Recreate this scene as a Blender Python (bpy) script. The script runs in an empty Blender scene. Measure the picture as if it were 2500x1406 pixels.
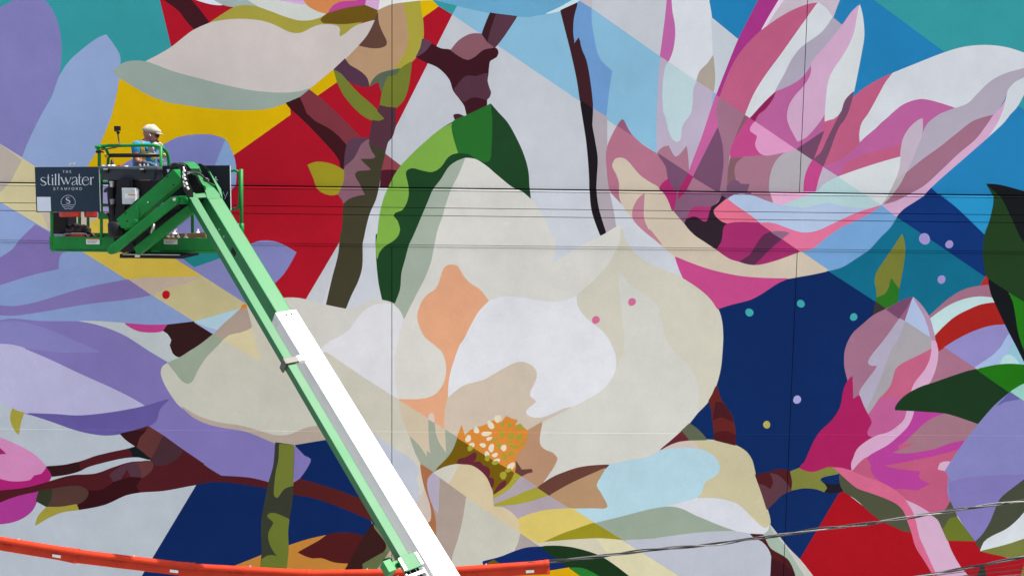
import bpy, bmesh, math, random
from mathutils import Vector, Matrix
from mathutils.geometry import delaunay_2d_cdt

# ------------------------------------------------------------------ camera, sky, sun, exposure
scene = bpy.context.scene
C = scene.collection
PW, PH = 2500.0, 1406.0            # the photograph's grid, used to read directions off it
FPX = 2400.0                       # focal length in those units
CAM_LOC = Vector((0.0, -14.8, 10.0))
SUN_DIR = Vector((0.40, -0.012, 0.915)).normalized()   # towards the sun: high, almost in the wall's plane

_up = Vector((293.0, -23000.0, -2400.0)).normalized()        # world Z seen from the camera (x right, y down, z forward)
_rt = Vector((98750.0, 1000.0, 2400.0))
_rt = (_rt - _up * _rt.dot(_up)).normalized()                # world X
_fw = _up.cross(_rt) * -1.0
if _fw.z < 0: _fw = -_fw                                     # world Y, into the wall
def cam2world(v): return Vector((v.dot(_rt), v.dot(_fw), v.dot(_up)))
cx_, cy_, cz_ = cam2world(Vector((1,0,0))), cam2world(Vector((0,-1,0))), cam2world(Vector((0,0,-1)))
M = Matrix(((cx_.x, cy_.x, cz_.x, CAM_LOC.x), (cx_.y, cy_.y, cz_.y, CAM_LOC.y), (cx_.z, cy_.z, cz_.z, CAM_LOC.z), (0,0,0,1)))
cam_data = bpy.data.cameras.new('camera'); cam = bpy.data.objects.new('camera', cam_data); C.objects.link(cam)
cam.matrix_world = M
cam_data.sensor_width = 36.0; cam_data.lens = 36.0 * FPX / PW; cam_data.clip_start = 0.1; cam_data.clip_end = 2000
scene.camera = cam

world = bpy.data.worlds.new('World'); scene.world = world; world.use_nodes = True
wn = world.node_tree.nodes; wl = world.node_tree.links
sky = wn.new('ShaderNodeTexSky'); sky.sky_type = 'NISHITA'; sky.sun_disc = False
sun_elev = math.asin(SUN_DIR.z)
sky.sun_elevation = sun_elev; sky.sun_rotation = math.atan2(SUN_DIR.x, SUN_DIR.y)
sky.air_density = 1.0; sky.dust_density = 4.0; sky.ozone_density = 1.0
wl.new(sky.outputs[0], wn['Background'].inputs[0]); wn['Background'].inputs[1].default_value = 0.12

sun_d = bpy.data.lights.new('sun', 'SUN'); sun_d.energy = 3.7; sun_d.angle = math.radians(0.53); sun_d.color = (1.0, 0.955, 0.89)
sun = bpy.data.objects.new('sun', sun_d); C.objects.link(sun)
sun.rotation_euler = SUN_DIR.to_track_quat('Z', 'Y').to_euler(); sun.location = (5, -10, 30)

scene.view_settings.view_transform = 'Standard'; scene.view_settings.look = 'None'
scene.view_settings.gamma = 1.0; scene.view_settings.use_curve_mapping = False
scene.view_settings.exposure = 1.15
scene.cycles.max_bounces = 6

# ------------------------------------------------------------------ helpers
def ray(px, py):
    v = Vector((px - PW/2, py - PH/2, FPX)).normalized()
    return cam2world(v)
def at(px, py, Y):                                           # the point of direction (px, py) on the plane y = Y
    d = ray(px, py); t = (Y - CAM_LOC.y) / d.y
    return CAM_LOC + d * t
def srgb(h):
    r = []
    for i in (0, 2, 4):
        c = int(h[i:i+2], 16) / 255.0
        r.append(c/12.92 if c <= 0.04045 else ((c+0.055)/1.055)**2.4)
    return r
def obj(name, bm, mat, parent=None, smooth=False, autosmooth=None):
    me = bpy.data.meshes.new(name)
    bmesh.ops.recalc_face_normals(bm, faces=bm.faces)
    bm.to_mesh(me); bm.free()
    if smooth:
        for p in me.polygons: p.use_smooth = True
    o = bpy.data.objects.new(name, me); C.objects.link(o)
    if mat: me.materials.append(mat)
    if parent: o.parent = parent
    return o
def tag(o, label=None, cat=None, group=None, kind=None):
    if label: o['label'] = label
    if cat: o['category'] = cat
    if group: o['group'] = group
    if kind: o['kind'] = kind
    return o
def thing(name, label, cat, group=None):
    o = bpy.data.objects.new(name, None); C.objects.link(o); o.empty_display_size = 0.1
    return tag(o, label, cat, group)
def root_at(root, loc):
    """move an empty to its thing's base without moving the parts"""
    for ch in root.children:
        ch.matrix_parent_inverse = Matrix.Translation(-Vector(loc))
    root.location = loc

def mat(name, col, rough=0.5, metal=0.0, var=0.10, scale=6.0, bump=0.0, bscale=60.0, spec=0.5, coat=0.0, dirt=0.0):
    """plain paint / plastic / cloth with procedural variation"""
    m = bpy.data.materials.new(name); m.use_nodes = True
    n, l = m.node_tree.nodes, m.node_tree.links
    b = n['Principled BSDF']
    b.inputs['Roughness'].default_value = rough; b.inputs['Metallic'].default_value = metal
    b.inputs['Specular IOR Level'].default_value = spec; b.inputs['Coat Weight'].default_value = coat
    c = srgb(col) if isinstance(col, str) else list(col)
    tc = n.new('ShaderNodeTexCoord')
    nz = n.new('ShaderNodeTexNoise'); nz.inputs['Scale'].default_value = scale; nz.inputs['Detail'].default_value = 6
    l.new(tc.outputs['Object'], nz.inputs['Vector'])
    mr = n.new('ShaderNodeMapRange'); mr.inputs['From Min'].default_value = 0.3; mr.inputs['From Max'].default_value = 0.7
    mr.inputs['To Min'].default_value = 1 - var; mr.inputs['To Max'].default_value = 1 + var
    l.new(nz.outputs['Fac'], mr.inputs['Value'])
    mx = n.new('ShaderNodeMix'); mx.data_type = 'RGBA'; mx.blend_type = 'MULTIPLY'; mx.inputs['Factor'].default_value = 1
    mx.inputs['A'].default_value = (*c, 1); l.new(mr.outputs['Result'], mx.inputs['B'])
    out = mx.outputs['Result']
    if dirt > 0:
        nz2 = n.new('ShaderNodeTexNoise'); nz2.inputs['Scale'].default_value = scale*2.3; nz2.inputs['Detail'].default_value = 8; nz2.inputs['Roughness'].default_value = 0.7
        l.new(tc.outputs['Object'], nz2.inputs['Vector'])
        cr = n.new('ShaderNodeMapRange'); cr.inputs['From Min'].default_value = 0.56; cr.inputs['From Max'].default_value = 0.72; cr.inputs['To Max'].default_value = dirt
        l.new(nz2.outputs['Fac'], cr.inputs['Value'])
        m2 = n.new('ShaderNodeMix'); m2.data_type = 'RGBA'; l.new(cr.outputs['Result'], m2.inputs['Factor'])
        l.new(out, m2.inputs['A']); m2.inputs['B'].default_value = (0.10, 0.085, 0.065, 1); out = m2.outputs['Result']
    l.new(out, b.inputs['Base Color'])
    rr = n.new('ShaderNodeMapRange'); rr.inputs['To Min'].default_value = max(0.02, rough-0.08); rr.inputs['To Max'].default_value = min(1, rough+0.10)
    l.new(nz.outputs['Fac'], rr.inputs['Value']); l.new(rr.outputs['Result'], b.inputs['Roughness'])
    if bump > 0:
        bz = n.new('ShaderNodeTexNoise'); bz.inputs['Scale'].default_value = bscale; bz.inputs['Detail'].default_value = 4
        l.new(tc.outputs['Object'], bz.inputs['Vector'])
        bp = n.new('ShaderNodeBump'); bp.inputs['Strength'].default_value = bump; bp.inputs['Distance'].default_value = 0.01
        l.new(bz.outputs['Fac'], bp.inputs['Height']); l.new(bp.outputs['Normal'], b.inputs['Normal'])
    return m

# ------------------------------------------------------------------ geometry helpers
def add_box(bm, c, ax, ay, az, bevel=0.0):
    """box about centre c with half-axis vectors ax, ay, az"""
    vs = []
    for sx in (-1, 1):
        for sy in (-1, 1):
            for sz in (-1, 1):
                vs.append(bm.verts.new(Vector(c) + ax*sx + ay*sy + az*sz))
    idx = [(0,1,3,2), (4,6,7,5), (0,4,5,1), (2,3,7,6), (0,2,6,4), (1,5,7,3)]
    fs = [bm.faces.new([vs[i] for i in f]) for f in idx]
    if bevel > 0:
        es = list({e for f in fs for e in f.edges})
        bmesh.ops.bevel(bm, geom=es, offset=bevel, segments=2, profile=0.6, affect='EDGES', clamp_overlap=True)
X_, Y_, Z_ = Vector((1,0,0)), Vector((0,1,0)), Vector((0,0,1))
def aabox(bm, x0, x1, y0, y1, z0, z1, bevel=0.0):
    add_box(bm, ((x0+x1)/2, (y0+y1)/2, (z0+z1)/2), X_*(abs(x1-x0)/2), Y_*(abs(y1-y0)/2), Z_*(abs(z1-z0)/2), bevel)
def beam(bm, p0, p1, w, h, upv, bevel=0.0, off=None):
    """box from p0 to p1: w across (right), h along the up side"""
    a = (p1 - p0); L = a.length; a.normalize()
    u = (upv - a * upv.dot(a)).normalized(); r = a.cross(u).normalized()
    c = (p0 + p1) / 2
    if off is not None: c = c + r*off[0] + u*off[1]
    add_box(bm, c, r*(w/2), u*(h/2), a*(L/2), bevel)
def tube(bm, pts, r, seg=10, smooth_n=0, radii=None, caps=True):
    P = [Vector(p) for p in pts]
    if smooth_n: P = catmull3(P, smooth_n)
    n = len(P); rings = []; prev = None
    for i, p in enumerate(P):
        t = (P[min(i+1, n-1)] - P[max(i-1, 0)]).normalized()
        if prev is None:
            ref = Z_ if abs(t.z) < 0.9 else X_
            u = t.cross(ref).normalized()
        else:
            u = (prev - t * prev.dot(t)).normalized()
        prev = u; v = t.cross(u)
        rr = r if radii is None else radii[min(len(radii)-1, int(i*len(radii)/n))]
        rings.append([bm.verts.new(p + (u*math.cos(2*math.pi*k/seg) + v*math.sin(2*math.pi*k/seg))*rr) for k in range(seg)])
    for i in range(n-1):
        for k in range(seg):
            bm.faces.new((rings[i][k], rings[i][(k+1)%seg], rings[i+1][(k+1)%seg], rings[i+1][k]))
    if caps:
        bm.faces.new(rings[0][::-1]); bm.faces.new(rings[-1])
def catmull3(P, n):
    out = []
    for i in range(len(P)-1):
        p0, p1, p2, p3 = P[max(i-1,0)], P[i], P[i+1], P[min(i+2, len(P)-1)]
        for k in range(n):
            t = k/n
            out.append(0.5*((2*p1) + (p2-p0)*t + (2*p0-5*p1+4*p2-p3)*t*t + (3*p1-p0-3*p2+p3)*t*t*t))
    out.append(P[-1]); return out
def prism(bm, pts, depth_vec, bevel=0.0):
    """a plate: polygon pts pushed along depth_vec"""
    a = [bm.verts.new(Vector(p)) for p in pts]; b = [bm.verts.new(Vector(p) + depth_vec) for p in pts]
    fs = [bm.faces.new(a), bm.faces.new(b[::-1])]
    n = len(pts)
    for i in range(n): fs.append(bm.faces.new((a[i], b[i], b[(i+1)%n], a[(i+1)%n])))
    bmesh.ops.triangulate(bm, faces=fs[:2], quad_method='BEAUTY', ngon_method='BEAUTY')
    if bevel:
        pass
def lathe(bm, prof, c, axis=Z_, seg=20):
    """surface of revolution: prof = [(radius, height)] along axis from c"""
    axis = Vector(axis).normalized(); ref = X_ if abs(axis.x) < 0.9 else Y_
    u = axis.cross(ref).normalized(); v = axis.cross(u); rings = []
    for r, h in prof:
        if r <= 1e-5: rings.append([bm.verts.new(Vector(c)+axis*h)])
        else: rings.append([bm.verts.new(Vector(c)+axis*h + (u*math.cos(2*math.pi*k/seg)+v*math.sin(2*math.pi*k/seg))*r) for k in range(seg)])
    for a, b in zip(rings, rings[1:]):
        for k in range(seg):
            k2 = (k+1) % seg
            if len(a) == 1 and len(b) == 1: continue
            if len(a) == 1: bm.faces.new((a[0], b[k], b[k2]))
            elif len(b) == 1: bm.faces.new((a[k], a[k2], b[0]))
            else: bm.faces.new((a[k], a[k2], b[k2], b[k]))
    if len(rings[0]) > 1: bm.faces.new(rings[0][::-1])
    if len(rings[-1]) > 1: bm.faces.new(rings[-1])
def part(name, fn, m, parent, smooth=False):
    bm = bmesh.new(); fn(bm); return obj(name, bm, m, parent, smooth)
MURAL = '''
# base white
bcc0c6 G -1500,-1200! 4000,-1200! 4000,2600! -1500,2600!
c4c8cf G 860,462! 1700,470! 1700,720! 1200,760! 780,760! 840,600!
# --- right: navy
0f2757 G 1600,1100! 1740,760! 1760,740! 1900,660! 2021,660! 2140,737! 2160,790! 2060,860! 2080,960! 2020,1120! 2070,1140! 2075,1210! 2060,1260! 1945,1380! 1850,1300!
2577a8 G 1680,-400! 4000,-400! 4000,900! 2420,620! 2250,470! 2060,300! 2000,200! 1740,230! 1725,0!
369095 G 1560,-400! 2134,0! 2308,128! 2487,258! 2740,430! 4000,1290! 4000,-400!
12306a b5 1275,835! 1340,900! 1640,1130! 1885,1370! c5 1900,60! 1950,230! 1950,530! 1890,545! 1080,0! b5 870,1175! 800,1130! 1100,900!
2b89b9 b5 1405,925! 2050,925! 2000,1200! 1887,1372! 1640,1130!
166580 c5 100,470! 250,430 430,320 560,230 690,80 b5 800,1290 870,1175! c5 1080,0! 1890,545! 1900,640! 1650,750! 1245,1020! 1070,850! 760,960! 640,820!
# --- left top
368f94 G -1500,-1200! 360,-1200! 391,0! 419,115! 345,200! 290,240! 100,260! -1500,260!
a01827 G 360,-1200! 391,0! 419,115! 500,250! 560,380! 568,380! 560,560! 640,720! 688,728! 745,732! 833,583! 841,480! 860,400! 964,312! 971,299! 1104,35! 1072,15! 900,-400!
7a77ab G -1500,600! -300,100! a0 0,80 150,0 250,-60 400,-80 516,0 600,110 660,240 700,420 710,600 690,820 660,960! b0 255,495! 0,340! G -1500,-600!
8ba0c5 a0 1214,402! 1300,520 1370,640 1372,750 1360,900! b0 1285,0! 1100,440! 1005,595! 600,650! 390,600! 255,495! 320,330 400,160 480,0 a0 600,1100 680,880 800,700 920,590 1060,480 1140,430
d3ab10 a0 1370,895! 1340,1080 1300,1250 b0 1285,0 1200,220 1100,440 1005,595 G 190,450! 150,520! 300,620! 568,380! 709,280! 700,200! 500,200!
c6bd94 G -1500,-600! 0,353! 600,735! 560,840! 474,785! 203,616! 124,566! 0,493! -1500,-460!
aea49a G -1500,-600! b0 0,340! 245,520! 170,660 110,780 60,840 0,890! G -1500,-470!
b9aca0 b0 600,1110! 1180,1100! 1130,1180! 1000,1275 900,1400! c0 570,30! b0 500,1130!
c5ae4c b0 1240,1100! 1130,1180 1000,1275 880,1400 c0 600,60! 950,262! 1470,575! 1700,555 2000,550 2310,540! 1990,320! b0 1990,1300! 1300,1100!
b8b088 c0 1470,575! 1700,555 2000,550 2310,540! c1 940,840! 880,905! 350,1055! c0 1730,750!
b5a698 c0 1470,575! 1700,555 2000,550 2310,540! 2150,610 1960,650 1850,690 1750,765!
# lower-left periwinkle
7f93bf G -1500,-460! 0,493! 124,566! 203,616! 474,785! c0 1920,1090! 900,1080! G -1500,820!
8499c3 G -1500,-460! b0 0,1000! 415,1260! 260,1400 c0 230,130 150,230 0,330! G -1500,800!
776ba3 b0 415,1260! 580,1350! c0 580,100! 760,260! 720,262 680,330 675,450! 400,510 200,570 0,635! G -600,760! -600,660! c0 0,330! 150,230 230,130 360,0
776ca3 c0 1470,575! 1380,590 1000,665 700,750 400,840 150,880 0,870! G -600,740! -600,775! c0 0,975! 170,980 400,950 700,900 1000,850 1500,790 1730,750!
a81727 O c0 1904,746 47
# left bottom whites
aab3bb G -1500,830! 420,880! 430,1050! 500,1160! 482,1181! 347,1406! 250,1560! -300,2600! -1500,2600!
b0b9bd c0 900,1050! 1100,1050 1430,1072! 1560,1150 1650,1172 1840,1165 1900,1200 1960,1255! 1945,1310 1970,1390 d0 2000,120 2060,145! 1930,212! 1580,0 c0 1400,1200 1100,1090
766da6 G -600,790! c0 0,1040! 140,1022 450,1048 900,1052! 1100,1090 1400,1200 1720,1400 d0 1930,212! 1850,280 1848,340 1900,480 2000,640 2343,890! d1 490,900 940,990 1280,1125! 1490,1155! 1640,1270 1690,1320 1660,1400 e1 1640,180 1560,290 1480,335! 1205,330! 1000,280 660,255! 520,170 290,0 d1 240,1215 0,1040! d0 2050,1170 1870,1040 1700,935! 1250,1000! 300,790! 0,640! G -600,960!
7b78ad G -600,850! c0 0,1060! 200,1050 600,1160 850,1270 1150,1400! d0 700,90! 300,40! 0,5! G -600,850!
abaac9 G -600,850! c0 0,1310! 150,1320 300,1362 d0 260,40 560,170 900,330 1300,510 1500,610 1665,705! 1500,740 1300,775 900,815 650,800 330,790! 150,730 60,670 0,640! G -600,900!
5c5390 d0 320,788! 650,800 900,815 1300,775 1665,705 1800,665 1940,625! 1830,740 1790,870 1700,935 1550,980 1380,1020 1250,1035 1100,1025 870,975 600,880
ab3d7e c0 1430,1072! 1700,1092 1920,1090! 1890,1140 1840,1165 1700,1172 1620,1165 1540,1140
2f191b c0 1920,1090! 2220,1055! c1 570,1195! 300,1390 d1 210,130 170,142 110,100 75,0 c1 75,1330 95,1260! 50,1190 0,1160!
a6c4d4 c1 350,1055! 880,905! 780,1000 620,1150! 500,1120!
9aa8cc c1 350,1055! 500,1120 620,1150! 580,1198!
c9c09c c1 600,1250! 760,1200! 1000,1050! 1150,1040! 1300,1400! d1 1480,430! 1100,200! 750,0! 500,100!
a39389 c1 960,845! 880,910! 780,1000 690,1080 575,1195! 680,1258! 740,1205 900,1165 1000,1120 1060,1050 1160,950!
c67c36 c1 875,915! 900,870! 955,842! 965,880!
bcbcb0 d0 1930,212! 1870,250 1848,320 1880,430 1980,600 2060,700 d1 400,820 620,890 880,930 1100,990 1250,1035 1400,1040 1500,1010 1600,965 1760,930! 1950,1000! 1900,800! 1450,420! 1100,200! 700,-30! c1 640,1290! d1 400,150! 
a79a8f d1 205,706! 400,820 620,890 880,930 1100,990 1250,1035 1400,1040 1500,1010 1600,965 1760,930! 1960,1000! 1900,1125! 1510,1155! 1400,1157 1280,1125 940,990 700,950 490,900 330,820
8f9c8b c1 575,1195! 680,1258! 610,1330 540,1400 d1 490,140 380,310 340,400 285,447 210,410 130,310 50,212! 190,150 300,80 c1 400,1330
# pink bottom left
c080ab G -600,1000! d0 0,1060! 250,1170 400,1260 490,1340 530,1395 e0 535,160 500,215 430,250 390,260 360,300 200,322 100,315 0,290! G -600,1100!
8f2064 G -100,1060! d0 0,1180! 75,1248! 0,1250! G -100,1110!
9c2169 G -600,1050! e0 0,290! 100,315 200,322 360,300 400,252 480,235 535,165! 570,190 590,270 555,325! 400,370 250,400 0,425! G -600,1260!
9a3583 G -600,1260! e0 0,500! 450,425! 430,530 380,640 290,720 150,780 0,803! G -200,1270! -600,1290!
47191f d0 1380,1020! 1550,980 1700,935! 1870,1040 2050,1170 2343,1370 e1 290,0 520,170 660,255! 1000,280 1205,330! 1195,400! 1000,370 700,330 400,350 0,420 e0 1600,440 1450,470 1200,580 905,640! 880,580! 600,610! 540,605! 420,540! 450,425! 200,480 0,555! G -600,1300! -600,1220! e0 0,425! 250,400 400,370 555,325 700,280 830,250 1100,230 1300,160 1500,100 1730,88! 1720,60! d0 1560,1165! 1450,1090
47191f e0 530,148! 750,130 930,90 1100,30 1220,0 d0 1290,1230 1480,1190 1560,1165! 1730,1315! 1600,1285 1450,1290 1250,1330 1000,1400 e0 930,190 800,230 600,260! 580,200
12191b d0 1480,1190! 1560,1165! 1735,1322! 1600,1285 1520,1280! 1510,1230
2e1517 e0 530,148! 750,130 905,95! 920,190! 800,230 600,260! 580,200
57302f d0 1680,980! 1700,935! 1870,1040! 1830,1140 1740,1300! 1565,1165! 1600,1060
40282f d0 1870,1040! 2100,1215! 2030,1300 1900,1370 1770,1370 1735,1310! 1830,1140
2f1418 d0 1380,1020! 1550,990 1680,980! 1600,1060 1570,1165! 1450,1090
4a2e3a e0 1260,240! 1400,140 1560,100! 1620,200 1620,270! 1500,270 1310,325!
47191f e0 1390,290! 1460,185! 1500,270!
5a3333 e0 1565,100! 1730,88 1755,140 1720,210 1630,275! 1620,190
301015 e0 1310,325! 1500,272 1620,275! 1560,370! 1600,440! 1450,470 1200,580 905,640! 890,570! 980,510 1015,450 1020,425! 1150,420 1250,370
4b342f e0 600,405! 750,380 900,372 980,400 1015,450 980,520 880,580 700,608 540,605!
2d3222 e0 450,425! 600,405! 590,500 545,605! 420,540!
938a3a e0 540,610! 700,610 880,580! 905,640! 720,665 560,730 410,820! 440,720
9a923c d0 150,730! 200,760 280,780! 240,900 220,1030! 170,970 130,870 130,800
# navy bottom left
0d2352 G 482,1181! 347,1406! 260,1550! -200,2600! 700,2600! 960,1600! 960,1320! 900,1200! 815,1070! 720,1086! 745,1110! e1 1690,60 1640,180 1560,290! 1480,340! 1200,405! 1000,370 700,330 550,330 400,352
4b1c1c e1 1480,340! 1560,290! 1900,390 2240,510! 2420,680! 2400,770! 2000,600 1700,500 1485,465!
ae7736 e1 820,1280! 1120,1160! 1430,1050! 1650,980 1870,930! 1800,990 1540,1125! 1620,1165 1710,1190 1800,1185 1950,1235 2110,1250! 2080,1330! G 800,1700! 500,1500! 560,1400!
47181a e1 1540,1125! 1800,980 1870,930 2000,905 2130,905 2300,945! 2110,1250! 1950,1235 1800,1185 1710,1190 1620,1165
6a6d50 e2 500,760! 600,900! 800,1200! 700,1330! 500,1330! 405,1260! 600,1100!
311a19 e2 520,790! 480,850 420,940! 205,1320! 150,1450! 420,1450! 405,1260! 600,1150 660,1090 665,1040 630,980 560,890! 530,850!
57613f e2 405,1260! 600,1150 700,1100! 640,1200! 570,1320! 540,1450! 420,1450!
a39c86 e2 570,1320! 640,1230! 720,1100! 800,1330! 780,1450! 560,1450!
32352a d1 1280,1120! 1490,1150! e1 1490,0 1485,200 1480,340 1475,500 1455,640 1425,800 1425,1050 1405,1310! 1380,1500! 1080,1500! 1110,1300 1125,1100 1120,800 1140,650 1180,450 1205,330 1260,130
677030 d1 1325,1138! 1490,1150! e1 1485,100 1480,365! 1400,385 1350,430 1320,480 1293,500 1268,470 1268,400 1290,200 1320,60
5f6b2c e1 1195,700 1230,680 1300,690 1435,750! 1420,900 1425,1100 1405,1310! 1380,1500! 1090,1500! 1110,1300! 1125,1210! 1180,1170 1250,1162 1310,1178! 1240,1080 1205,980 1205,900 1230,850 1260,795 1250,770 1195,720
# purple arc behind lift
9d93bf G 236,440! 300,440! 330,530! 236,530!
7b7fb3 b0 1380,590! 1500,520 1880,340 2050,260 2343,230 b1 560,240 705,290 760,390 805,500 825,650 820,810! 770,870! 770,1150! c1 985,175! 1080,140 1180,130 1320,155 1515,262! 1440,400 1360,520 1255,625! 1300,720! 1150,850! 940,840! 120,320! G 330,560!
86a2c8 b1 705,290! 650,430 590,580! 590,750! 820,810! 825,650 805,500 760,390
237b80 c1 200,220! 600,220! 660,320! 350,428! 210,320!
# --- red upper cluster
3b1920 G 440,-300! a0 1875,0! 2050,130 2140,250 2230,345! a1 520,265! 420,130 310,0! G 420,-300!
d8e0ee G 460,-200! a1 365,0! 500,40 600,58 690,60! 570,0! G 500,-200!
9aaaa5 G 500,-200! a1 570,0! 690,60 820,85! 940,67 1050,80 1180,125! 960,0! G 580,-200!
c7cbc4 G 580,-200! a1 960,0! 1150,110 1400,205 1540,242 1680,240 1800,205 1890,150! 1700,0! G 760,-200!
c7a6cc G 660,-100! a1 1320,0! 1480,35 1615,50! 1650,0! G 760,-100!
c98250 G 730,-100! a1 1600,0! 1640,60 1760,130 1875,160! 1920,90 2010,30 2270,0! G 900,-100!
b2458c a1 2260,-40! 2260,0! 2200,15 2100,20 2010,30 1920,90 1880,158! 2080,100 2310,65! 2330,-20!
9d9441 a1 520,270! 700,150 820,85 940,67 1050,80 1200,130 1400,205 1540,242 1680,240 1800,205 1870,160! 2100,150! 2343,200! a2 540,230! 400,250 a1 2200,300 2080,390 2010,430! 2005,380 2010,330 1970,297 1780,292 1700,320 1580,380 1500,388 1420,370 1280,300 1130,248 900,225 700,235
e0e4dd G 900,-200! a2 590,0! 575,125! 720,65 870,37 1060,15 1200,5! G 1060,-200!
cfa6cb G 880,-100! a2 445,0! 430,65! 575,125! 590,0! G 930,-100!
67501a a1 1870,160! 2080,100 2300,65! a2 575,125! 540,235! 400,250 200,275 0,268 a1 1830,265 1795,230
ad8d6d a2 575,125! 720,62 870,37! 1000,200! 1000,600! 770,790! 730,805 590,850 510,930 475,990! 450,900 370,820 240,740 200,675! 350,520 450,400 540,240
5b3f36 a2 573,140! 580,260 620,370 672,480 665,520 600,548 500,550 350,520! 450,390 535,240
a2993f a2 870,38! 1060,15! 1075,130 1095,350 1085,480 1040,610 960,710 840,785 770,790! 880,620 925,480 910,250
d3ae1b a2 1060,13! 1200,8! 1272,70! 1085,205!
c6bdb8 a0 1660,710! 1800,640 1960,545 2200,360 2343,290 a1 360,345 520,270 700,235 900,225 1130,248 1280,300 1420,370 1500,388 1580,380 1700,320 1780,292 1970,297 2010,330 2005,380 2010,430! 2080,390 2200,300 2343,255 a2 535,235! 450,400 350,520 200,675 70,800 0,850 a1 1680,1010 1560,1050 1350,1068 1000,1040 700,980 350,890 0,790 a0 1970,820
92a197 a0 1290,825! 1370,750 1450,712 1550,700 1670,712 2000,830 2343,920 a1 350,890 700,980 1000,1040 1350,1068 1560,1050 1690,1010! 1560,1110 1390,1180 1200,1240 900,1258 500,1235 0,1165 a0 2000,1190 1750,1110 1560,1010 1370,890
cda812 a1 1930,810! 1945,810! 1985,935! 1755,1095! 1665,1030!
3a171c a1 1395,1185! 1560,1115! 1600,1200 1650,1310 1770,1400 b1 1720,60 1900,160 2030,270 2095,350! 2075,450 2065,600 2060,640! 2025,605! 2010,530 1960,450 1800,270 1530,0 a1 1490,1280
75343d a1 1560,1115! 1665,1030! 1850,1180 2080,1400 b1 2150,160 2260,270! 2180,285 2095,350! 2030,270 1900,160 1720,60 1660,0 a1 1650,1310 1600,1200
4e3243 a2 200,675! 240,740 370,820 450,900 475,992! 400,990 300,960 210,910! 150,850 70,800!
6d7630 a2 70,800! 150,850 220,930 350,1070 500,1200 655,1360! 600,1390 520,1380 400,1320 200,1110 110,940!
54604e a2 840,785! 590,850 510,930 480,990! 580,935! 620,1080! 690,880! 790,860!
6c742f a2 960,710! 840,785 790,860 690,880! 640,1000 600,1210! 680,1230 780,1237! 860,1160 910,1040 940,880
4f303b a2 600,1210! 680,1230 778,1237! 775,1400 b2 770,150! 735,260 690,310 660,420! 560,380 470,320! 490,200 510,80 a2 520,1380! 590,1390 655,1360! 570,1270!
54394a b1 2095,350! 2130,300 2260,272! 2343,265! b2 470,285! 380,350 340,470 190,600! b1 2065,610! 2075,450
805a66 b2 470,283! 475,340 510,420 550,480 530,505 380,510! 440,570 500,630 440,645 340,660 318,690 370,790 435,920! 350,935 250,970 187,1025! 170,970 120,910! 170,790 185,640 200,600 300,510 350,420 390,340
968b28 b1 1648,578! 1720,550 1800,545 1950,580 2058,640! 2055,740 2030,830 1990,905 1900,918 1800,880 1745,820 1720,740
3e3b2b b2 470,318! 560,380 660,420! 640,540 610,680 580,850 550,970 480,1130 430,1320 415,1400 c2 400,150 392,430 350,580 260,770 205,910! 0,870! c1 1860,865! 1930,560 2000,290 2030,30 b2 160,1400 187,1025! 250,970 350,935 435,920! 370,790 318,690 340,655 440,645 500,630 440,570 380,510! 530,505 550,480 510,420
87404a b2 660,452! 840,592! 800,640! 700,635 620,640!
4a1a28 b2 620,640! 700,635 800,640! 690,830! 600,830!
# --- sky blue top middle
83b2cb a2 1475,60! 1425,165! b3 1240,0! 1900,445! b4 22,430! a4 25,1200 55,655! a3 1140,100! 1000,10! 780,60! 290,150! 0,100! a2 1860,100!
659fbf G 1000,-300! a2 1200,0! 1290,30 1480,70 1860,150 2167,190 2343,193 a3 450,190 640,155 780,90 940,0! G 1450,-300!
369095 a2 1200,0! 1290,30 1475,70! 1425,165! 1270,70!
c3dde4 G 1420,-100! a3 940,0! 780,90 620,162! 790,125 985,35! 1010,5! G 1440,-100!
b8b3b8 G 1415,-200! a3 1010,5! 1145,105! 1155,0! G 1450,-200!
6a93c2 a3 1000,18! 1140,100! 1140,230 1170,440 1210,620 1270,720 1375,815! 1340,1050 1310,1330! 1150,1250! 1100,900! 900,500! 930,100!
3a1f23 a3 790,125! 985,35! 940,200 930,380 948,505! 1000,435! 1030,570 1080,690 1130,960 1155,1180 1158,1245! 1015,1155! 980,920 920,640 850,360
a79da4 a3 1158,1245! 1315,1340! 1318,1400 b3 1318,300 1325,600 1340,850 1390,1100 1420,1290! 1305,1350! 1225,1090 1195,880 1210,500 1180,300 1150,130
1c181d a3 1015,1155! 1158,1245! 1150,1400 b3 1150,130 1180,300 1210,500 1200,720 1195,880 1225,1090 1305,1350! 1243,1380! 1150,1110 1125,880 1120,700 1090,330 1040,0
# tree
3a1820 a2 1010,655! 1185,500! 1290,560 1410,577 1500,640 1600,685 1680,650 1780,570 1880,545 1930,560 1950,600 1930,655 1860,695 1845,740 1835,850 1825,930 1850,1020 1865,1060 1850,1110 1820,1140! 1820,1205! 1590,1325! 1570,1220 1500,1120 1440,1040 1400,920 1330,830 1240,760 1130,715
4f303e a2 1445,1030! 1500,960 1560,890 1620,870 1700,880 1800,845 1832,850! 1825,930 1850,1020 1865,1060 1850,1110 1820,1142! 1760,1125 1660,1112 1560,1170! 1500,1115
573c4c a2 1085,450! 1130,460 1185,500! 1110,590 1010,655! 1060,560
80555f a2 1410,577! 1500,470 1620,400 1700,388 1765,395! 1820,480 1900,547! 1780,570 1680,650 1600,685 1500,640
371c22 a2 1860,152! 1930,163! 1880,310 1830,485! 1765,390! 1810,270
513340 a2 1930,163! 2167,192! 2000,440 1915,547! 1830,485! 1880,310
45202a a2 1440,1320 1500,1310 1560,1335! 1600,1390! 1470,1390!
# green leaf centre
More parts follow.
